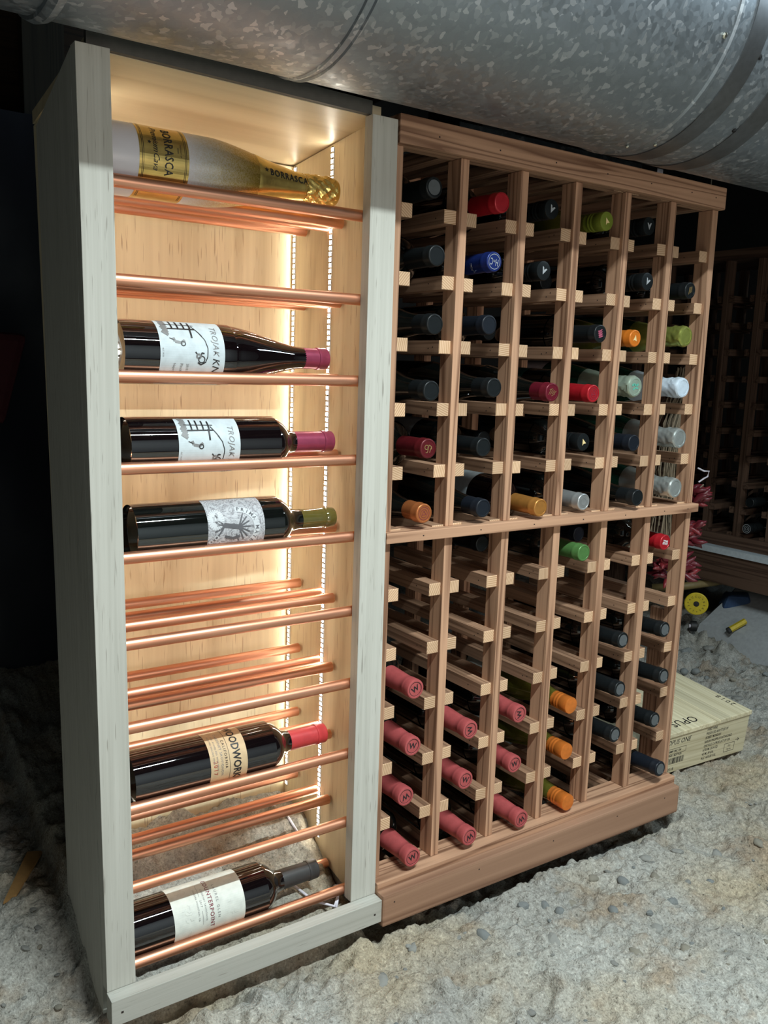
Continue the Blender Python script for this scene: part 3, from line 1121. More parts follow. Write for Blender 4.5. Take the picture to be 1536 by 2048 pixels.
def emblem(kind, parent, top, rot):
    """mark on the disc of a capsule (local z points out of the cap)"""
    f = Flat2()
    mats = [WHITE]
    if kind == 'V':
        v = VSHAPE
        f.poly([v[5], v[2], v[1], v[0]][::-1]).poly([v[5], v[4], v[3], v[2]][::-1])
        mats = [SILVERINK]
    elif kind == 'A':                                     # pale triangle with a nick in its foot
        v = [(-.0050, -.0048), (-.0012, -.0030), (.0048, -.0048), (.0002, .0062)]
        f.poly([v[3], v[0], v[1]]).poly([v[3], v[1], v[2]])
        mats = [flat('pale_gold_print', (0.85, 0.66, 0.32), 0.4)]
    elif kind == 'W':
        f.text('W', 0, 0, .0135, bold=.018).ring(0, 0, .0113, .0007)
        mats = [INK]
    elif kind == 'disc':
        f._add([(0, 0)] + [(.0108 * math.cos(2 * PI * i / 24), .0108 * math.sin(2 * PI * i / 24)) for i in range(24)],
               [(0, 1 + i, 1 + (i + 1) % 24) for i in range(24)], 0)
        mats = [LGREY]
    elif kind == 'HC':
        f.text('H', -.0052, 0, .0150, sx=.55).text('m', 0, -.0004, .0075, sx=.6).text('C', .0052, 0, .0150, sx=.55)
        f.ring(0, 0, .0112, .0007)
        mats = [SILVERINK]
    elif kind == 'script':
        for i in range(4):
            x = -.0055 + i * .0036
            f.line([(x - .002, -.005 + .001 * i), (x, .0), (x + .0032, .0052 - .0008 * i)], .0011)
        f.line([(-.0068, .0032), (.0002, .006)], .0009).line([(-.001, -.0062), (.0062, -.0020)], .0009)
        mats = [GOLDINK]
    elif kind == 'monogram':
        f.ring(-.0036, .0012, .0033, .0011).ring(.0022, .0012, .0036, .0011, a0=-.4, a1=4.2).line([(.0002, .006), (-.0004, -.0062), (-.0034, -.0068)], .0011)
        f.line([(.0052, .0045), (.0036, -.0055)], .0011)
        mats = [GOLDINK]
    elif kind == 'pink':
        for i in range(4):
            f.line([(-.0052, .0052 - .0034 * i), (-.001, .0044 - .0034 * i), (.0052, .0058 - .0036 * i)], .0013)
            f.line([(-.0035 + .002 * i, .006), (-.003 + .0018 * i, -.006)], .0008)
        mats = [PINKINK]
    elif kind == 'bars':
        f.text('WINES', 0, .0028, .0046, bold=.03).text('ESTATE', 0, -.0026, .0046, bold=.03)
        f.rect(-.0075, .0075, -.0003, .0003)
    elif kind == 'stripes':
        for i in range(4):
            f.line([(-.0060 + .0030 * i, -.0060 + .0008 * i), (-.0010 + .0022 * i, .0064)], .0012)
        mats = [GOLDINK]
    elif kind == 'ringtext':
        f.arc('NAPA VALLEY NAPA VALLEY ', 0, 0, .0088, PI, -PI, .0034)
        f.ring(0, 0, .0062, .0006)
        mats = [GREYINK]
    elif kind == 'seal':
        f.ring(0, 0, .0098, .0007).ring(0, 0, .0062, .0006).line([(-.004, -.002), (0, .004), (.004, -.002), (-.004, -.002)], .0008)
        mats = [CAPM['darkred'] if False else MAROONINK]
    elif kind == 'mint':
        f.line([(-.008, .004), (-.002, .0055), (.003, .001), (.009, .0025)], .004).line([(-.007, -.0035), (.0, -.002), (.007, -.005)], .003)
        mats = [flat('mint_print', (0.12, 0.42, 0.32), 0.4)]
    else:
        return None
    c, n = math.cos(rot), math.sin(rot)
    me = f.mapped('emblem', lambda u, v: (c * u - n * v, n * u + c * v, top + .0005), mats)
    # print must face out of the cap
    bm = bmesh.new()
    bm.from_mesh(me)
    bmesh.ops.recalc_face_normals(bm, faces=bm.faces)
    for fc in bm.faces:
        if fc.normal.z < 0:
            fc.normal_flip()
    bm.to_mesh(me)
    bm.free()
    return link('emblem', me, parent)


ORD = ['first', 'second', 'third', 'fourth', 'fifth', 'sixth', 'seventh', 'eighth', 'ninth', 'tenth', 'eleventh', 'bottom']
G = 'wine bottles lying in the redwood rack'
# column, row, body, capsule, colour, mark, glass, look, cap y, cap height over the rail
RACKED = [
    (0, 1, 'bord', 'foil', 'black', 'disc', DARKGLASS, 'black wine bottle with dull grey cap disc', -.011, .025),
    (1, 1, 'bord', 'foil', 'red', None, DARKGLASS, 'wine bottle with bright red capsule in shade', -.023, .018),
    (2, 1, 'bord', 'screw', 'black', 'V', DARKGLASS, 'wine bottle with black screwcap and white arrow mark', -.006, .025),
    (3, 1, 'burg', 'screw', 'olive', 'A', GREENGLASS, 'wine bottle with olive green ridged screwcap', -.014, .019),
    (4, 1, 'bord', 'screw', 'black', 'V', DARKGLASS, 'shaded wine bottle with black screwcap and pale arrow mark', -.003, .026),
    (0, 2, 'bord', 'foil', 'black', None, DARKGLASS, 'dark wine bottle with plain black capsule', -.024, .024),
    (1, 2, 'bord', 'foil', 'blue', 'HC', DARKGLASS, 'wine bottle with dark blue capsule and silver monogram', -.012, .027),
    (2, 2, 'bord', 'screw', 'black', 'V', DARKGLASS, 'wine bottle with black screwcap and white V mark', .004, .025),
    (3, 2, 'burg', 'foil', 'black', None, DARKGLASS, 'dark wine bottle pushed deep into its cell', .12, .0245),
    (4, 2, 'bord', 'screw', 'black', 'V', DARKGLASS, 'wine bottle with black screwcap and bright white V mark', -.009, .026),
    (5, 2, 'bord', 'foil', 'black', 'stripes', DARKGLASS, 'wine bottle with black capsule and gold stripes', -.010, .020),
    (0, 3, 'burg', 'foil', 'black', None, DARKGLASS, 'round shouldered wine bottle with plain black capsule', -.026, .022),
    (1, 3, 'bord', 'foil', 'navy', None, DARKGLASS, 'dark wine bottle with thin blue-black capsule', -.008, .027),
    (2, 3, 'burg', 'foil', 'black', None, DARKGLASS, 'dark burgundy-shaped bottle pushed deep into its cell', .13, .0245),
    (3, 3, 'bord', 'foil', 'black', 'pink', DARKGLASS, 'wine bottle with glossy black capsule and pink mark', -.018, .025),
    (4, 3, 'burg', 'foil', 'orange', 'A', GREENGLASS, 'white wine bottle with orange capsule and pale triangle', .008, .023),
    (5, 3, 'champ', 'champ', 'greenfoil', None, DGREENGLASS, 'sparkling wine bottle with crinkled yellow-green foil', -.010, .0315),
    (0, 4, 'burg', 'foil', 'black', None, DARKGLASS, 'wide shouldered wine bottle with matte black capsule', -.024, .019),
    (1, 4, 'burg', 'foil', 'black', None, DARKGLASS, 'glossy dark wine bottle with black capsule beside burgundy one', -.027, .026),
    (2, 4, 'burg', 'foil', 'burgundy', 'script', DARKGLASS, 'wine bottle with burgundy capsule and gold script', -.033, .021),
    (3, 4, 'bord', 'foil', 'red', 'seal', DARKGLASS, 'wine bottle with scarlet capsule and embossed seal', -.012, .019),
    (4, 4, 'champ', 'champ', 'mintfoil', 'mint', DGREENGLASS, 'sparkling wine bottle with pale gold and mint foil', -.001, .0315),
    (5, 4, 'champ', 'champ', 'whitefoil', None, DGREENGLASS, 'sparkling wine bottle with smooth white foil', -.013, .0325),
    (0, 5, 'bord', 'foil', 'darkred', 'monogram', DARKGLASS, 'wine bottle with dark red capsule and gold monogram', -.022, .028),
    (1, 5, 'bord', 'foil', 'black', None, DARKGLASS, 'wine bottle with black capsule above a broken lath', -.009, .026),
    (2, 5, 'burg', 'foil', 'black', None, DARKGLASS, 'dark wine bottle pushed back behind an empty cell front', .13, .0245),
    (3, 5, 'bord', 'screw', 'black', 'A', DARKGLASS, 'wine bottle with black screwcap and pale triangle', .004, .028),
    (4, 5, 'burg', 'foil', 'navy', None, DARKGLASS, 'wine bottle with matte slate-black capsule', -.008, .025),
    (5, 5, 'champ', 'champ', 'silverfoil', None, DGREENGLASS, 'sparkling wine bottle with crinkled silver foil', -.016, .034),
    (0, 6, 'burg', 'foil', 'copper', 'seal', DARKGLASS, 'wine bottle with copper orange capsule on middle board', -.018, .024),
    (1, 6, 'burg', 'foil', 'navy', None, DARKGLASS, 'wine bottle with blue-black capsule on middle board', -.016, .024),
    (2, 6, 'bord', 'foil', 'gold', None, REDGLASS, 'red wine bottle with amber gold capsule and white label', -.023, .018),
    (3, 6, 'bord', 'foil', 'silver', 'ringtext', DARKGLASS, 'wine bottle with silver capsule on middle board', -.007, .018),
    (4, 6, 'burg', 'foil', 'black', None, DARKGLASS, 'wine bottle with long matte black capsule on middle board', -.026, .022),
    (5, 6, 'champ', 'champ', 'silverfoil', None, DGREENGLASS, 'sparkling bottle with silver foil on the middle board', -.016, .033),
    (2, 7, 'bord', 'foil', 'black', None, DARKGLASS, 'white-labelled dark bottle set back under middle board', .12, .0245),
    (3, 7, 'bord', 'foil', 'green', None, DARKGLASS, 'wine bottle with leaf green capsule under middle board', -.016, .023),
    (4, 7, 'burg', 'foil', 'navy', None, DARKGLASS, 'dark blue-black wine bottle pushed back under middle board', .11, .0245),
    (5, 7, 'bord', 'foil', 'red', 'bars', DARKGLASS, 'wine bottle with red capsule and two white bars', -.003, .019),
    (4, 9, 'bord', 'foil', 'black', 'disc', DARKGLASS, 'wine bottle with black capsule and grey disc', -.019, .033),
    (5, 9, 'bord', 'foil', 'black', 'disc', DARKGLASS, 'wine bottle with black grey-disc capsule', -.020, .036),
    (0, 9, 'bord', 'taper', 'rose', 'W', DARKGLASS, 'wine bottle with rosy red W capsule', -.014, .026),
    (0, 10, 'bord', 'taper', 'rose', 'W', DARKGLASS, 'wine bottle with rosy red W capsule', -.013, .025),
    (1, 10, 'bord', 'taper', 'rose', 'W', DARKGLASS, 'wine bottle with rosy red W capsule', -.012, .026),
    (2, 10, 'bord', 'taper', 'rose', 'W', DARKGLASS, 'wine bottle with rosy red W capsule', -.003, .026),
    (3, 10, 'burg', 'screw', 'brightorange', None, GREENGLASS, 'white wine bottle with bright orange ridged screwcap', -.011, .021),
    (4, 10, 'bord', 'foil', 'black', 'disc', DARKGLASS, 'wine bottle with black grey-disc capsule', -.021, .032),
    (5, 10, 'bord', 'foil', 'black', 'disc', DARKGLASS, 'wine bottle with black grey-disc capsule', -.027, .038),
    (0, 11, 'bord', 'taper', 'rose', 'W', DARKGLASS, 'wine bottle with rosy red W capsule', .001, .027),
    (1, 11, 'bord', 'taper', 'rose', 'W', DARKGLASS, 'wine bottle with rosy red W capsule', -.006, .028),
    (2, 11, 'bord', 'taper', 'rose', 'W', DARKGLASS, 'wine bottle with rosy red W capsule', .002, .025),
    (3, 11, 'burg', 'screw', 'brightorange', None, GREENGLASS, 'white wine bottle with bright orange ridged screwcap', -.008, .025),
    (4, 11, 'bord', 'foil', 'black', 'disc', DARKGLASS, 'wine bottle with black grey-disc capsule', -.018, .034),
    (5, 11, 'bord', 'foil', 'black', 'disc', DARKGLASS, 'wine bottle with black grey-disc capsule', -.015, .037),
    (0, 12, 'bord', 'taper', 'rose', 'W', DARKGLASS, 'wine bottle with rosy red W capsule', -.024, .027),
    (1, 12, 'bord', 'taper', 'rose', 'W', DARKGLASS, 'wine bottle with rosy red W capsule', -.024, .028),
    (2, 12, 'bord', 'taper', 'rose', 'W', DARKGLASS, 'wine bottle with rosy red W capsule', -.023, .026),
    (3, 12, 'burg', 'screw', 'brightorange', None, GREENGLASS, 'white wine bottle with bright orange ridged screwcap', -.020, .024),
    (5, 12, 'bord', 'foil', 'navy', 'disc', DARKGLASS, 'wine bottle with slate black capsule', -.038, .038),
]
REST = {'bord': .0240, 'burg': .0256, 'champ': .0315}
LBL = {(2, 6): PAPER, (2, 7): PAPER, (3, 4): flat('teal_label', (0.02, 0.10, 0.08), 0.5), (3, 10): CREAM, (3, 11): CREAM, (4, 4): flat('pale_pink_label', (0.55, 0.48, 0.50), 0.5),
       (1, 5): GREYINK, (1, 6): flat('brown_label', (0.10, 0.045, 0.03), 0.6), (1, 4): CAPM['black'], (0, 2): CAPM['charcoal'], (0, 4): CAPM['navy']}
wrot = random.Random(3)
for (c, r, shape, ck, col, em, glass, look, cy, dz) in RACKED:
    zr = ZR[r]
    base = REST[shape]
    Lc = {'foil': .301, 'taper': .301, 'screw': .301, 'champ': .322}[ck]
    tilt = max(-.02, min(.05, (dz - base) / .27)) if shape != 'champ' else 0.0
    cx = PITCH * c + .0285 - .0001
    zc = zr + base
    label = '%s, column %s from left, row %s' % (look, ['one', 'two', 'three', 'four', 'five', 'six'][c],
                                                  ['one', 'two', 'three', 'four', 'five', 'six', 'seven', 'eight', 'nine', 'ten', 'eleven', 'twelve'][r - 1])
    b = thing('wine_bottle', label, 'wine bottle', (cx, cy + Lc, zc), (PI / 2 - tilt, 0, 0), G)
    link('glass_body', body_mesh(shape, glass), b)
    if (c, r) in LBL:
        prof = SHAPES[shape]
        rr = prof[4][0] + .0003
        top = .150 if shape == 'bord' else .115
        f = Flat2().rect(-rr * 1.9, rr * 1.9, .045, top, step=.005)
        me = f.mapped('label', lambda u, v: (rr * math.cos(u / rr + 2.2), rr * math.sin(u / rr + 2.2), v), LBL[(c, r)])
        me.polygons.foreach_set('use_smooth', [True] * len(me.polygons))
        link('label', me, b)
    cp = link('capsule', cap_mesh(ck, col), b)
    if em:
        top = CAPS[ck][-1][1]
        rot = {'W': wrot.uniform(-.5, .6), 'V': wrot.uniform(-.5, .5), 'A': wrot.uniform(-.2, .5), 'HC': PI - .15}.get(em, wrot.uniform(-.3, .3))
        if (c, r) in ((2, 10), (1, 10)):
            rot = PI * .55
        if (c, r) in ((0, 11), (2, 12), (1, 12)):
            rot = PI + .3
        emblem(em, cp, top, rot)
    if em == 'HC':
        rr = .0151
        f = Flat2().text('H', 0, .005, .011, sx=.6).text('m', 0, 0, .006, sx=.6).text('C', 0, -.005, .011, sx=.6)
        me = f.mapped('emblem', lambda u, v: (rr * math.sin(-v / rr - .9) * 1.0, -rr * math.cos(-v / rr - .9), .262 - u), [SILVERINK])
        link('emblem', me, cp)

# ------------------------------------------------------------------ the six display bottles
YB = 0.0465


def display_bottle(label, shape, level, xend, elev, glass, length, group='display bottles on the copper rails', drop=0.0):
    prof = SHAPES[shape]
    rb = max(p[0] for p in prof)
    z = LEV[level - 1] + math.sqrt((rb + TR) ** 2 - 0.0385 ** 2) + .0004 - drop
    b = thing('wine_bottle', label, 'wine bottle', (xend - length, YB, z), (0, 0, 0), group)
    b.rotation_euler = (Matrix.Rotation(-math.radians(elev), 3, 'X') @ Matrix.Rotation(PI / 2, 3, 'Y')).to_euler()
    return b


def around(rf, e=.00035, axial=False, zc=0.0, th0=0.0):
    """(u right, v up) on the label -> surface of revolution; axial print runs along the bottle instead"""
    def fn(u, v):
        if axial:
            zz, arc = zc + u, v
            r = rf(zz) + e
            t = th0 - arc / r
            return (r * math.sin(t), -r * math.cos(t), zz)
        zz = v
        r = rf(zz) + e
        t = th0 + u / r
        return (r * math.sin(t), -r * math.cos(t), zz)
    return fn


def wrap_label(name, b, rf, z0, z1, half, mat, parent=None, e=.0002):
    f = Flat2()
    nz = max(1, int((z1 - z0) / .006))
    for i in range(nz):
        a, c = z0 + (z1 - z0) * i / nz, z0 + (z1 - z0) * (i + 1) / nz
        f.rect(-half, half, a, c, step=.003)
    me = f.mapped(name, around(rf, e), mat)
    me.polygons.foreach_set('use_smooth', [True] * len(me.polygons))
    return link(name, me, parent or b)


def prints(name, f, fn, mats, parent):
    return link(name, f.mapped(name, fn, mats), parent)


def rfun(prof):
    sp = smooth_profile(prof)
    return lambda z: radius_at(sp, z)


# 1: white and gold sparkling bottle
SPARK = [(0, .004), (.034, 0), (.0405, .001), (.0425, .007), (.0425, .120), (.0417, .140), (.0385, .163), (.0330, .190), (.0270, .215), (.0222, .240), (.0190, .262), (.0172, .285), (.0165, .318), (.0, .318)]
SHAPES['spark'] = SPARK
SHAPES['burg_wide'] = [(r * 1.052 if z < .24 else r, z) for r, z in BURG]
b1 = display_bottle('white and gold glittered sparkling wine bottle on top copper rails', 'spark', 1, -.1035, 15, GLITTER, .325, drop=.0)
link('glass_body', body_mesh('spark', GLITTER, 56), b1)
rf = rfun(SPARK)
lab = wrap_label('label', b1, rf, .030, .092, .085, GOLDLABEL)
f = Flat2()
f.text('BORRASCA', 0, .0660, .0150, bold=.012, spacing=1.12, sx=.76)
f.text('Premium', -.014, .0505, .0105, shear=.45).text('Cava', .016, .0505, .0105, shear=.45)
f.star(-.006, .0430, .0028).text('PRODUCT OF', .0, .0815, .0026).text('SPAIN', .0, .0780, .0026)
for z in (.0335, .0352, .0868, .0885):
    f.rect(-.07, .07, z - .0002, z + .0002, step=.003)
prints('lettering', f, around(rf, .0006), INK, lab)
foil = []
for i in range(26):
    z = .193 + (.270 - .193) * i / 25
    foil.append((rf(z) + .0007, z))
foil[0] = (rf(.193) + .0002, .193)
cf = link('neck_foil', M().lathe(foil, 56).mesh('neck_foil', GOLDFOIL, smooth='all'), b1)
f = Flat2().text('BORRASCA', 0, 0, .0128, bold=.014, spacing=1.15, sx=.86).star(-.0365, .0015, .0036)
prints('lettering', f, around(lambda z: rf(z) + .0008, .0004, True, .2405, -.02), INK, cf)


def foilwob(a, z):
    return 1 + .04 * math.sin(6 * a + 340 * z) + .03 * math.sin(11 * a - 420 * z) + .022 * math.sin(19 * a + 800 * z)


hp = [(.0193, .268), (.0178, .272), (.0186, .277), (.0196, .283), (.0191, .288), (.0197, .294), (.0194, .300), (.0199, .306), (.0196, .313), (.0190, .319), (.0175, .3235), (.0135, .325), (0, .3252)]
hp2 = []
for a, c in zip(hp, hp[1:]):
    for j in range(3):
        hp2.append((a[0] + (c[0] - a[0]) * j / 3, a[1] + (c[1] - a[1]) * j / 3))
link('crown_foil', M().lathe(hp2 + [hp[-1]], 56, wob=lambda a, z: foilwob(a, z) if .270 < z < .318 else 1).mesh('crown_foil', GOLDFOIL, smooth=28), b1)


def sketch(f, s=1.0):
    """loose ink drawing on the white label: a loaded cart, two small figures"""
    # cart frame and load, at the left of the label
    for i in range(4):
        f.line([(-.047 + .0012 * i, .004 + i * .008), (-.028, .004 + i * .008)], .0022, 0)
    f.line([(-.028, -.003), (-.028, .034)], .0022, 0).line([(-.037, -.006), (-.036, .034)], .0012, 0)
    f.line([(-.030, .027), (-.014, .027)], .0024, 0).line([(-.034, .030), (-.017, .041)], .0014, 0)
    for i in range(10):
        f.line([(-.05 + .003 * i, -.011 + .0012 * (i % 3)), (-.046 + .0032 * i, -.003)], .0042, 1)
    # arching line
    f.line([(-.020, .0385), (-.012, .0440), (-.001, .0470), (.010, .0465), (.017, .0440)], .0011, 0)
    f.ring(.0135, .0385, .0042, .0013, 0).line([(.008, .033), (.004, .030)], .0016, 0).line([(.0165, .0445), (.0205, .038), (.0175, .0335)], .0016, 0)
    f.line([(.009, .0375), (.005, .0385), (.006, .042)], .0018, 0).ring(.0095, .0345, .0026, .0024, 1)
    # standing figure
    f.line([(-.0135, .002), (-.0085, .004), (-.007, .012), (-.0105, .017)], .0036, 1).line([(-.013, -.003), (-.010, .0035)], .0012, 0).ring(-.006, .0145, .0028, .0014, 0)
    return f


def tk_bottle(label, shape, level, xend, elev, x0, x1, grape, vintage):
    b = display_bottle(label, shape, level, xend, elev, REDGLASS, .301)
    base = xend - .301
    link('glass_body', body_mesh(shape, REDGLASS, 56), b)
    rf = rfun(SHAPES[shape])
    z0, z1 = x0 - base, x1 - base
    lab = wrap_label('label', b, rf, z0, z1, .054, PAPER)
    f = Flat2()
    sketch(f)
    f.v = [(u - .004, v + z0 + .016) for u, v in f.v]
    k = len(f.v)
    f.text('TROJAK', -.0175, z1 - .0125, .0112, shear=.25, mi=1, spacing=1.12).text('- KNIER', .0225, z1 - .0125, .0135, shear=.25, mi=0, spacing=1.1)
    f.text(vintage, .020, z0 + .036, .0046, mi=1).text(grape, .027, z0 + .028, .0055, mi=1).text('Napa Valley', .026, z0 + .0185, .0046, mi=1)
    f.text('ALC 14.2%', .002, z0 + .0035, .0026, mi=1)
    prints('lettering', f, around(rf, .0006), [INK, GREYINK], lab)
    cp = link('capsule', cap_mesh('foil', 'plum'), b)
    return b


tk_bottle('red wine bottle with sloping shoulders, white sketch label and plum capsule', 'burg_wide', 3, -.1131, 4, -.3745, -.2880, 'Pinot Noir', '2018')
tk_bottle('straight sided red wine bottle with white sketch label and plum capsule', 'bord', 4, -.1016, -14, -.3500, -.2640, 'Sangiovese', '2016')

# level 5: engraved grey label, bare neck
b3 = display_bottle('dark wine bottle with grey engraved label and bare corked neck', 'bord', 5, -.0960, 6, DARKGLASS, .300)
base = -.0960 - .300
link('glass_body', body_mesh('bord', DARKGLASS, 56), b3)
rf = rfun(BORD)
z0, z1 = -.3100 - base, -.2265 - base
lab = wrap_label('label', b3, rf, z0, z1, .052, ENGRAVE)
f = Flat2()
cu, cv = .002, z0 + .044
f.ring(cu, cv, .0275, .0085, 0, PI * 1.02, -PI * .06)
f.arc('PRIMA MATERIA', cu, cv, .0275, PI * .97, PI * .03, .0078, mi=1, bold=.02)
f.ring(-.012, z0 + .012, .0105, .0085, 0, sy=.75).ring(-.012, z0 + .012, .004, .008, 0, sy=.8)
f.text('VINTAGE', -.012, z0 + .014, .0048, mi=1).text('2016', -.012, z0 + .009, .0042, mi=1)
# tree with bare boughs, and tokens scattered under it
f.line([(-.004, z0 + .02), (-.002, z0 + .032), (.0, z0 + .046)], .0065, 1)
for a in (-1.1, -.7, -.35, 0.0, .35, .7, 1.1):
    f.line([(0, z0 + .044), (.012 * math.sin(a), z0 + .044 + .010 * math.cos(a)), (.019 * math.sin(a * 1.15), z0 + .044 + .0175 * math.cos(a))], .0020, 1)
for a in (-.9, -.4, .2, .8):
    f.line([(-.003, z0 + .024), (.012 * math.sin(a), z0 + .016), (.024 * math.sin(a), z0 + .010 - .002 * a)], .0022, 1)
f.line([(.012, z0 + .024), (.016, z0 + .036), (.013, z0 + .046)], .0042, 1).line([(.010, z0 + .041), (.020, z0 + .045)], .0018, 1)
for (u, v) in ((.013, .012), (.022, .017), (.025, .008), (.032, .013), (.031, .022), (.019, .005), (.036, .005)):
    f.ring(u, z0 + v, .0026, .0014, 0).text('*', u, z0 + v - .0004, .004, mi=1)
prints('lettering', f, around(rf, .0006), [flat('pale_engraving', (0.58, 0.60, 0.62), 0.55), flat('engraving_ink', (0.10, 0.10, 0.11), 0.55)], lab)
neck = link('neck', M().lathe([(rf(z) + .0003, z) for z in (.243, .250, .262, .274, .281)] + [(.0141, .2825), (.0153, .284), (.0155, .290), (.0150, .2925), (.0146, .299), (.0138, .3002), (.0098, .3003), (.0095, .297), (0, .297)], 40).mesh('neck', CLEARNECK, smooth=40), b3)
link('cork', M().lathe([(0, .2973), (.0093, .2973), (.0093, .2992), (0, .2995)], 24).mesh('cork', CORK), neck)

# level 8: kraft label
b4 = display_bottle('dark wine bottle with kraft paper label and bright red capsule', 'bord', 8, -.1026, 38, REDGLASS, .301, drop=.0)
base = -.1026 - .301
link('glass_body', body_mesh('bord', REDGLASS, 56), b4)
z0, z1 = -.3060 - base, -.2500 - base
lab = wrap_label('label', b4, rf, z0, z1, .048, KRAFT)
f = Flat2()
f.text('WOODWORK', 0, z1 - .0165, .0162, bold=.022, spacing=1.02, sx=.84)
f.rect(-.044, .044, z1 - .0275, z1 - .0270)
f.text('CALIFORNIA', .004, z1 - .0325, .0056, spacing=1.4).text('CABERNET SAUVIGNON', .002, z1 - .0390, .0050, spacing=1.25, mi=1)
f.text('FULL BODIED RED WINE FROM', .0, z1 - .0455, .0032, spacing=1.2, mi=1).text('SELECTED HILLSIDE VINES', -.006, z1 - .0505, .0032, spacing=1.2, mi=1)
f.text('2017', .022, z1 - .0490, .0085, mi=2, spacing=1.3)
prints('lettering', f, around(rf, .0006), [INK, GREYINK, REDINK], lab)
link('capsule', cap_mesh('foil', 'cherry'), b4)

# level 10: cream label
b5 = display_bottle('dark wine bottle with wide cream label and matte charcoal capsule', 'bord', 10, -.1118, 41, REDGLASS, .301, drop=.0)
base = -.1118 - .301
link('glass_body', body_mesh('bord', REDGLASS, 56), b5)
z0, z1 = -.3600 - base, -.2520 - base
lab = wrap_label('label', b5, rf, z0, min(z1, .178), .055, CREAM)
zt = z0 + .056
f = Flat2()
f.text('COUNTERPOINT', .001, zt, .0086, bold=.012, spacing=1.18, mi=1).text('LAUREL GLEN', .002, zt + .0105, .0056, spacing=1.5)
f.text('CABERNET SAUVIGNON', .002, zt - .0085, .0034, spacing=1.3).text('2017', .0, zt - .0140, .0044, spacing=1.2)
f.line([(-.030, zt - .0140), (-.010, zt - .0140)], .0004).line([(.010, zt - .0140), (.030, zt - .0140)], .0004).text('SONOMA MOUNTAIN, CA', .0, zt - .0195, .0034, spacing=1.2)
rr_ = random.Random(4)
for k in range(26):                                         # faint botanical scribbles
    u, v = rr_.uniform(-.05, .05), rr_.choice((z0 + rr_.uniform(.006, .030), z0 + rr_.uniform(.078, .098)))
    a = rr_.uniform(0, 6.28)
    f.line([(u, v), (u + .004 * math.cos(a), v + .004 * math.sin(a)), (u + .007 * math.cos(a + .5), v + .007 * math.sin(a + .5))], .0003, 2)
prints('lettering', f, around(rf, .0006), [GREYINK, MAROONINK, flat('faint_print', (0.52, 0.54, 0.50), 0.6)], lab)
link('capsule', cap_mesh('foil', 'charcoal'), b5)

# ------------------------------------------------------------------ wooden wine box
BX = (1.082, 0.070, -0.825)
boxr = (Matrix.Rotation(0.092, 3, 'X') @ Matrix.Rotation(-0.048, 3, 'Z'))
wb = thing('wine_box', 'flat pale pine wine box stencilled OPUS ONE lying on dirt floor', 'box', BX, boxr.to_euler())
BW, BD, BH = 0.385, 0.258, 0.095


def bpart(name, mb, mats, bevel=0.0):
    return link(name, mb.mesh(name, mats, False, bevel), wb)


fp = bpart('front_panel', M().box(-BW, 0, 0, .010, 0, BH), PINE['X'], .0012)
bpart('back_panel', M().box(-BW, 0, BD - .010, BD, 0, BH), PINE['X'])
bpart('side_panel', M().box(-.010, 0, .0102, BD - .0102, 0, BH), PINE['Y'])
bpart('side_panel', M().box(-BW, -BW + .010, .0102, BD - .0102, 0, BH), PINE['Y'])
bpart('bottom_panel', M().box(-BW + .0102, -.0102, .0102, BD - .0102, .002, .010), PINE['X'])
# lid: boards with fine grooves between them, sprung up slightly at the front right
lid = thing('lid', None, None)
lid.parent = wb
lid.location = (0, 0, BH + .0006)
del_ = lid
for k in list(lid.keys()):
    del lid[k]
lid.rotation_euler = (0.0, -.020, 0)
edges = [-BW - .002, -.236, -.130, -.126, -.122, -.118, -.114, -.110, -.072, .003]
for a, c in zip(edges, edges[1:]):
    link('lid_board', M().box(a + .0003, c - .0003, -.003, BD + .003, 0, .0105).mesh('lid_board', PINE['Y'], False, .0016), lid)


def on_front(u, v):
    return (u, -.0004, v)


f = Flat2()
f.text('OPUS ONE', -.2440, .0755, .0165, shear=.28, sx=.95)
k = 0
for t in ('A RED WINE', 'PRODUCED & BOTTLED BY', 'ROBERT MONDAVI', 'BARON PHILIPPE DE ROTHSCHILD', 'OAKVILLE CA PRODUCT OF USA', '6/750 ML (25.4 OZ)', '4.5 ML .89 GAL', 'ALC 14.0% BY VOL'):
    f.text(t, -.1505 - .0006 * k, .0850 - .0104 * k, .0090, bold=.006, sx=.70, align='LEFT')
    k += 1
# box outline stamp and arrow
f.line([(-.076, .033), (-.040, .033), (-.040, .012), (-.076, .012), (-.076, .033)], .0009).text('FSC', -.058, .026, .0064).text('750 ML', -.058, .0172, .0054)
f.line([(-.038, .037), (-.026, .037)], .0012).line([(-.031, .041), (-.026, .037), (-.031, .033)], .0012)
# product label with bars
prints('lettering', f, on_front, INK, fp)
f = Flat2()
f.line([(-.295, .0600), (-.216, .0600), (-.216, .0470), (-.295, .0470), (-.295, .0600)], .0006)
f.text('0 90889 28C 154', -.256, .0535, .0068, bold=.02).text('750 WINE 6 BOTTLES', -.258, .0430, .0062, bold=.02)
x = -.295
br = random.Random(9)
while x < -.218:
    w = br.choice((.0005, .0008, .0013, .0018))
    f.poly([(x, .0220), (x + w, .0220), (x + w, .0370), (x, .0370)])
    x += w + br.choice((.0006, .0010, .0014))
f.text('2018', -.258, .0085, .0100)
prints('product_label', f, on_front, INK, fp)
f = Flat2().text('OPUS ONE', -.160, .0290, .034, rot=PI, align='LEFT').text('2018', -.013, .061, .0205, rot=PI / 2, spacing=1.4)
prints('lettering', f, lambda u, v: (u, v, .0109), INK, lid)

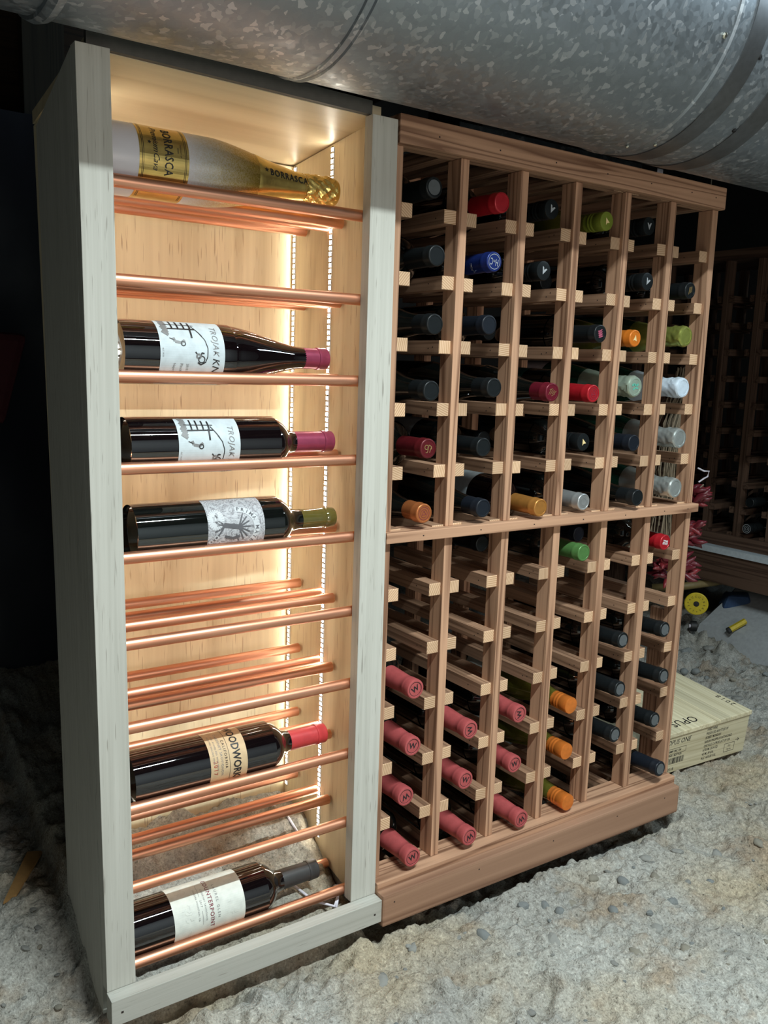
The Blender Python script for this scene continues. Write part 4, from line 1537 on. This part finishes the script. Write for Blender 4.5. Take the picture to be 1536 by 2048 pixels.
# ------------------------------------------------------------------ background on the right
RX = 1.729
r2 = thing('wine_rack', 'dark aged redwood wine rack standing on white edged beam', 'rack', (RX + .13, 0.35, -.45))
r2b = tuple(r2.location)
mb = M().box(-.011, .27, 0, 0, 0, 0)
rail2 = M().box(0, .27, -.011, .011, -.020, 0).mesh('rail', DARKRED['X'])
ys = [0.686 + .1145 * k for k in range(3, -5, -1)]
for y in ys:
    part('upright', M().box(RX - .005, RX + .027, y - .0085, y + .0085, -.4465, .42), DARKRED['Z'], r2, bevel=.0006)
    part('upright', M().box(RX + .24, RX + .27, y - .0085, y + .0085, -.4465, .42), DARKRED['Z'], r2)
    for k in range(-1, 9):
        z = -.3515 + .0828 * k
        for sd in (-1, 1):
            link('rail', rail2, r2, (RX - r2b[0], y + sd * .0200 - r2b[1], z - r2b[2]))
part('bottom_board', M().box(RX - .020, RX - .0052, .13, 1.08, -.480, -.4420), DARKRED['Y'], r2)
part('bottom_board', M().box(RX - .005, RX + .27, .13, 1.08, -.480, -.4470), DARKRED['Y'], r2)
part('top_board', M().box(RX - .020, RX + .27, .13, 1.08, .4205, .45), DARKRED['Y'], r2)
tag(part('white_board', M().box(RX - .055, RX + .30, -.2, 1.12, -.5000, -.4805), WHITEWOOD, None), 'thin white painted board under the dark rack on the right', 'board')
tag(part('timber_beam', M().box(RX - .045, RX + .06, -.25, 1.15, -.5985, -.5005), DARKRED['Y'], None), 'heavy brown timber beam below the white board', 'beam')
bm_ = bpy.data.objects['timber_beam']
part('beam_block', M().box(RX + .02, RX + .06, .05, .20, -.690, -.5990), DARKRED['Z'], bm_)
part('beam_post', M().box(RX + .0, RX + .06, 1.05, 1.12, -.90, -.5990), DARKRED['Z'], bm_)
for y, k, nm in ((0.515, 1, 'black wine bottle lying in the dark rack'), (0.500, 0, 'wine bottle with ringed silver cap in the dark rack')):
    z = -.3515 - .0828 + .0828 * k + .0262
    o = thing('wine_bottle', nm, 'wine bottle', (RX - .03 + .301, ys[4] - .1145 / 2 + (.0), z), (0, -PI / 2, 0), 'wine bottles in the dark rack')
    link('glass_body', body_mesh('bord', DARKGLASS), o)
    c_ = link('capsule', cap_mesh('screw' if k == 0 else 'foil', 'black'), o)
    if k == 0:
        f = Flat2().ring(0, 0, .0135, .0014).ring(0, 0, .0085, .0012).ring(0, 0, .004, .0012)
        link('emblem', f.mapped('emblem', lambda u, v: (u, v, .3020), [SILVERINK]), c_)

# concrete footing
cb = M()
prof = [(1.655, -.90), (1.655, -.795), (1.668, -.7385), (1.80, -.662), (1.885, -.628), (1.93, -.622), (2.30, -.618), (2.30, -.90)]
n0 = len(prof)
nys = 16
vv, ff = [], []
for j in range(nys + 1):
    y = .628 - j * (.95 / nys)
    for i, (x, z) in enumerate(prof):
        w = .006 * math.sin(9 * y + i * 2.1) + .004 * math.sin(23 * y + i)
        vv.append((x + w, y + (.012 * math.sin(i * 1.7) if j == 0 else 0), z + (.5 * w if 0 < i < n0 - 1 else 0)))
for j in range(nys):
    for i in range(n0 - 1):
        a = j * n0 + i
        ff.append((a, a + 1, a + n0 + 1, a + n0))
ff.append(tuple(range(n0 - 1, -1, -1)))
ff.append(tuple(nys * n0 + i for i in range(n0)))
cb.add(vv, ff)
tag(part('concrete_footing', cb, CONCRETE, None, smooth=25), 'sloping grey concrete footing rising from dirt under the beam', 'footing')

# yellow disc with ribbed grip
hd = Vector((.86, -.50, -.05)).normalized()
hf = Vector((-.80, -.60, .0)).normalized()
yd = thing('plastic_reel', 'round yellow plastic disc with ribbed grip lying before the footing', 'reel', (1.60, .600, -.6585), hf.to_track_quat('Z', 'Y').to_euler())
link('disc', M().lathe([(0, -.003), (.034, -.003), (.0365, -.001), (.0365, .003), (.034, .005), (.009, .005), (.009, .001), (0, .001)], 40).mesh('disc', PLASTIC_Y, smooth=35), yd)
link('hub', M().lathe([(0, .0012), (.0085, .0012), (.0085, .0048), (0, .0052)], 20).mesh('hub', BLACKRUB), yd)
gp = [(0.012, -.0032)]
for k in range(4):
    z = -.006 - k * .016
    gp += [(.011, z), (.0175 - .001 * k, z - .005), (.0175 - .001 * k, z - .010), (.011, z - .0155)]
gp += [(0.0, -.0720)]
link('grip', M().lathe(gp, 28).mesh('grip', PLASTIC_Y, smooth=30), yd)
f = Flat2()
for k, ch in enumerate('ACCU*REEL*173*'):
    a = 2.6 - k * 2 * PI / 14
    f.text(ch, .0235 * math.cos(a), .0235 * math.sin(a), .0085, bold=.01, rot=a - PI / 2)
link('lettering', f.mapped('lettering', lambda u, v: (u, v, .0053), INK), yd)
tag(part('reel_wheel', M().tube([(1.618, .627, -.742), (1.632, .615, -.742)], .017, 20).tube([(1.6145, .630, -.742), (1.618, .627, -.742)], .006, 12, 1), [BLACKRUB, PLASTIC_W], None, smooth=35),
    'small black rubber wheel on dirt below yellow disc', 'wheel')
ch = thing('chisel', 'short yellow hexagonal handle with black end on the footing', 'tool', (1.668, .505, -.722))
part('handle', M().tube([(1.655, .508, -.728), (1.70, .487, -.700)], .0095, 6), PLASTIC_Y, ch)
part('tip', M().tube([(1.648, .5112, -.7323), (1.655, .508, -.728)], .0105, 10), BLACKRUB, ch)
tag(part('yellow_hose', M().tube([(1.62, .78, -.575), (1.66, .72, -.585), (1.75, .64, -.575), (1.86, .60, -.59), (1.92, .55, -.60)], .014, 12), PLASTIC_Y, None, smooth='all'),
    'yellow hose curving behind the yellow disc under the beam', 'hose')
tag(part('brown_hose', M().tube([(1.58, .76, -.64), (1.64, .69, -.628), (1.72, .64, -.612), (1.80, .62, -.605), (1.90, .63, -.610)], .013, 12), flat('tan_hose', (0.20, 0.15, 0.06), 0.5), None, smooth='all'),
    'tan hose lying just above the yellow disc', 'hose')
tag(part('blue_cloth', M().hexa([(1.74, .60, -.70), (1.80, .52, -.70), (1.88, .58, -.70), (1.80, .66, -.70), (1.75, .59, -.648), (1.79, .54, -.645), (1.85, .58, -.642), (1.80, .64, -.650)]), flat('blue_cloth', (0.02, 0.05, 0.12), 0.8), None, bevel=.012),
    'crumpled blue cloth between yellow grip and footing', 'cloth')

# string of dried chilies and straw hanging behind the rack
s_ = .966
ri = thing('chili_string', 'string of dried red chilies and straw hanging behind right end of rack', 'chili string', (1.20, .35, .10))
cr = random.Random(8)
st = M()
for k in range(46):
    x = 1.075 + cr.uniform(-.03, .055)
    y = .35 + cr.uniform(-.02, .02)
    p = [(1.11 + cr.uniform(-.012, .012), y, .06 + cr.uniform(-.02, .02)), (x, y + cr.uniform(-.01, .01), -.06 - cr.uniform(0, .03)),
         (x + cr.uniform(-.02, .03), y, -.18), (x + cr.uniform(-.03, .04), y, -.26 - cr.uniform(0, .14))]
    st.tube(p, .0016, 4)
tag(part('straw', st, STRAW, ri), kind='stuff')
part('cord', M().tube([(1.11, .35, .06), (1.14, .35, .10), (1.15, .352, .42), (1.15, .352, 1.29)], .0018, 6), STRAW, ri)
part('cord', M().tube([(1.190, .345, -.178), (1.205, .335, -.186), (1.218, .33, -.186), (1.214, .33, -.200), (1.200, .33, -.204), (1.185, .335, -.214)], .0022, 6), PLASTIC_W, ri)
chm = []
for k in range(3):
    pts = [(0, 0, 0), (.008, 0, -.002), (.020, .001, -.005), (.032, .0, -.003), (.042, .002, .001)]
    chm.append(M().tube(pts, [.0035, .0070, .0078, .0055, .0012], 8).mesh('chili', CHILI if k else CHILI2, smooth='all'))
for (px, pz, cnt, dirx) in ((1.166, -.245, 24, 1), (1.160, -.345, 22, 1), (1.145, -.435, 28, 1), (1.090, -.435, 18, -.4)):
    for k in range(cnt):
        o = link('chili', cr.choice(chm), ri, (px + cr.uniform(-.012, .012) - 1.20, .35 + cr.uniform(-.03, .0) - .35, pz + cr.uniform(-.024, .024) - .10),
                 (cr.uniform(0, 6.28), cr.uniform(-.75, .55), cr.uniform(-1.3, .5) if dirx > 0 else cr.uniform(1.5, 4.5)))
part('cord', M().tube([(1.20, .33, -.22), (1.175, .342, -.245), (1.172, .345, -.342), (1.16, .345, -.432), (1.09, .345, -.432)], .0025, 6), STRAW, ri)

# ------------------------------------------------------------------ background on the left
tp_ = M()
vv, ff = [], []
for j in range(13):
    for i in range(41):
        x = -1.6 + i * .05
        z = -.74 + j * .105
        vv.append((x, .84 + .022 * math.sin(9 * x + .6 * j) + .012 * math.sin(23 * x + 1.3 * j), z))
for j in range(12):
    for i in range(40):
        a = j * 41 + i
        ff.append((a, a + 1, a + 42, a + 41))
tp_.add(vv, ff)
tag(part('plastic_tarp', tp_, TARP, None, smooth='all'), 'dark blue plastic tarp hanging behind the lit cabinet on the left', 'tarp')
tag(part('rim_board', M().box(-1.7, .35, .90, .94, .49, 1.12), BROWNBOARD, None), 'dark brown framing board above the tarp under the ceiling', 'board')
tag(part('framing_post', M().box(-.335, -.255, .862, .899, .50, 1.12), wood('pale_framing', 'Z', (.018, .016, .011), (.034, .029, .019)), None), 'grey wooden post in front of brown framing board', 'post')
rc = M().hexa([(-.50, .72, -.03), (-.42, .72, -.08), (-.42, .76, -.08), (-.50, .76, -.03), (-.50, .72, .10), (-.372, .72, .095), (-.372, .76, .095), (-.50, .76, .10)])
tag(part('cloth_bag', rc, REDCLOTH, None, bevel=.015), 'dark red cloth bag hanging by the tarp in the dark', 'bag')
part('bag_cord', M().tube([(-.44, .74, .095), (-.44, .78, .5), (-.44, .80, 1.12)], .002, 6), REDCLOTH, bpy.data.objects['cloth_bag'])
sp = M().hexa([(-.548, .205, -.7485), (-.528, .215, -.7485), (-.468, .308, -.7435), (-.490, .318, -.7435),
               (-.548, .205, -.7445), (-.528, .215, -.7445), (-.468, .308, -.7395), (-.490, .318, -.7395)])
tag(part('wood_scrap', sp, flat('orange_wood', (0.36, 0.20, 0.07), 0.6), None), 'thin orange wood scrap on the dirt left of the cabinet', 'scrap')
z_ = float(ground_z(-.51, .26))
bpy.data.objects['wood_scrap'].location.z = z_ + .7485 + .006

# ------------------------------------------------------------------ lift everything so the ground is near z = 0
for o in list(sc.objects):
    if o.parent is None and o.type not in ('LIGHT', 'CAMERA'):
        o.location.z += ZO
bpy.context.view_layer.update()
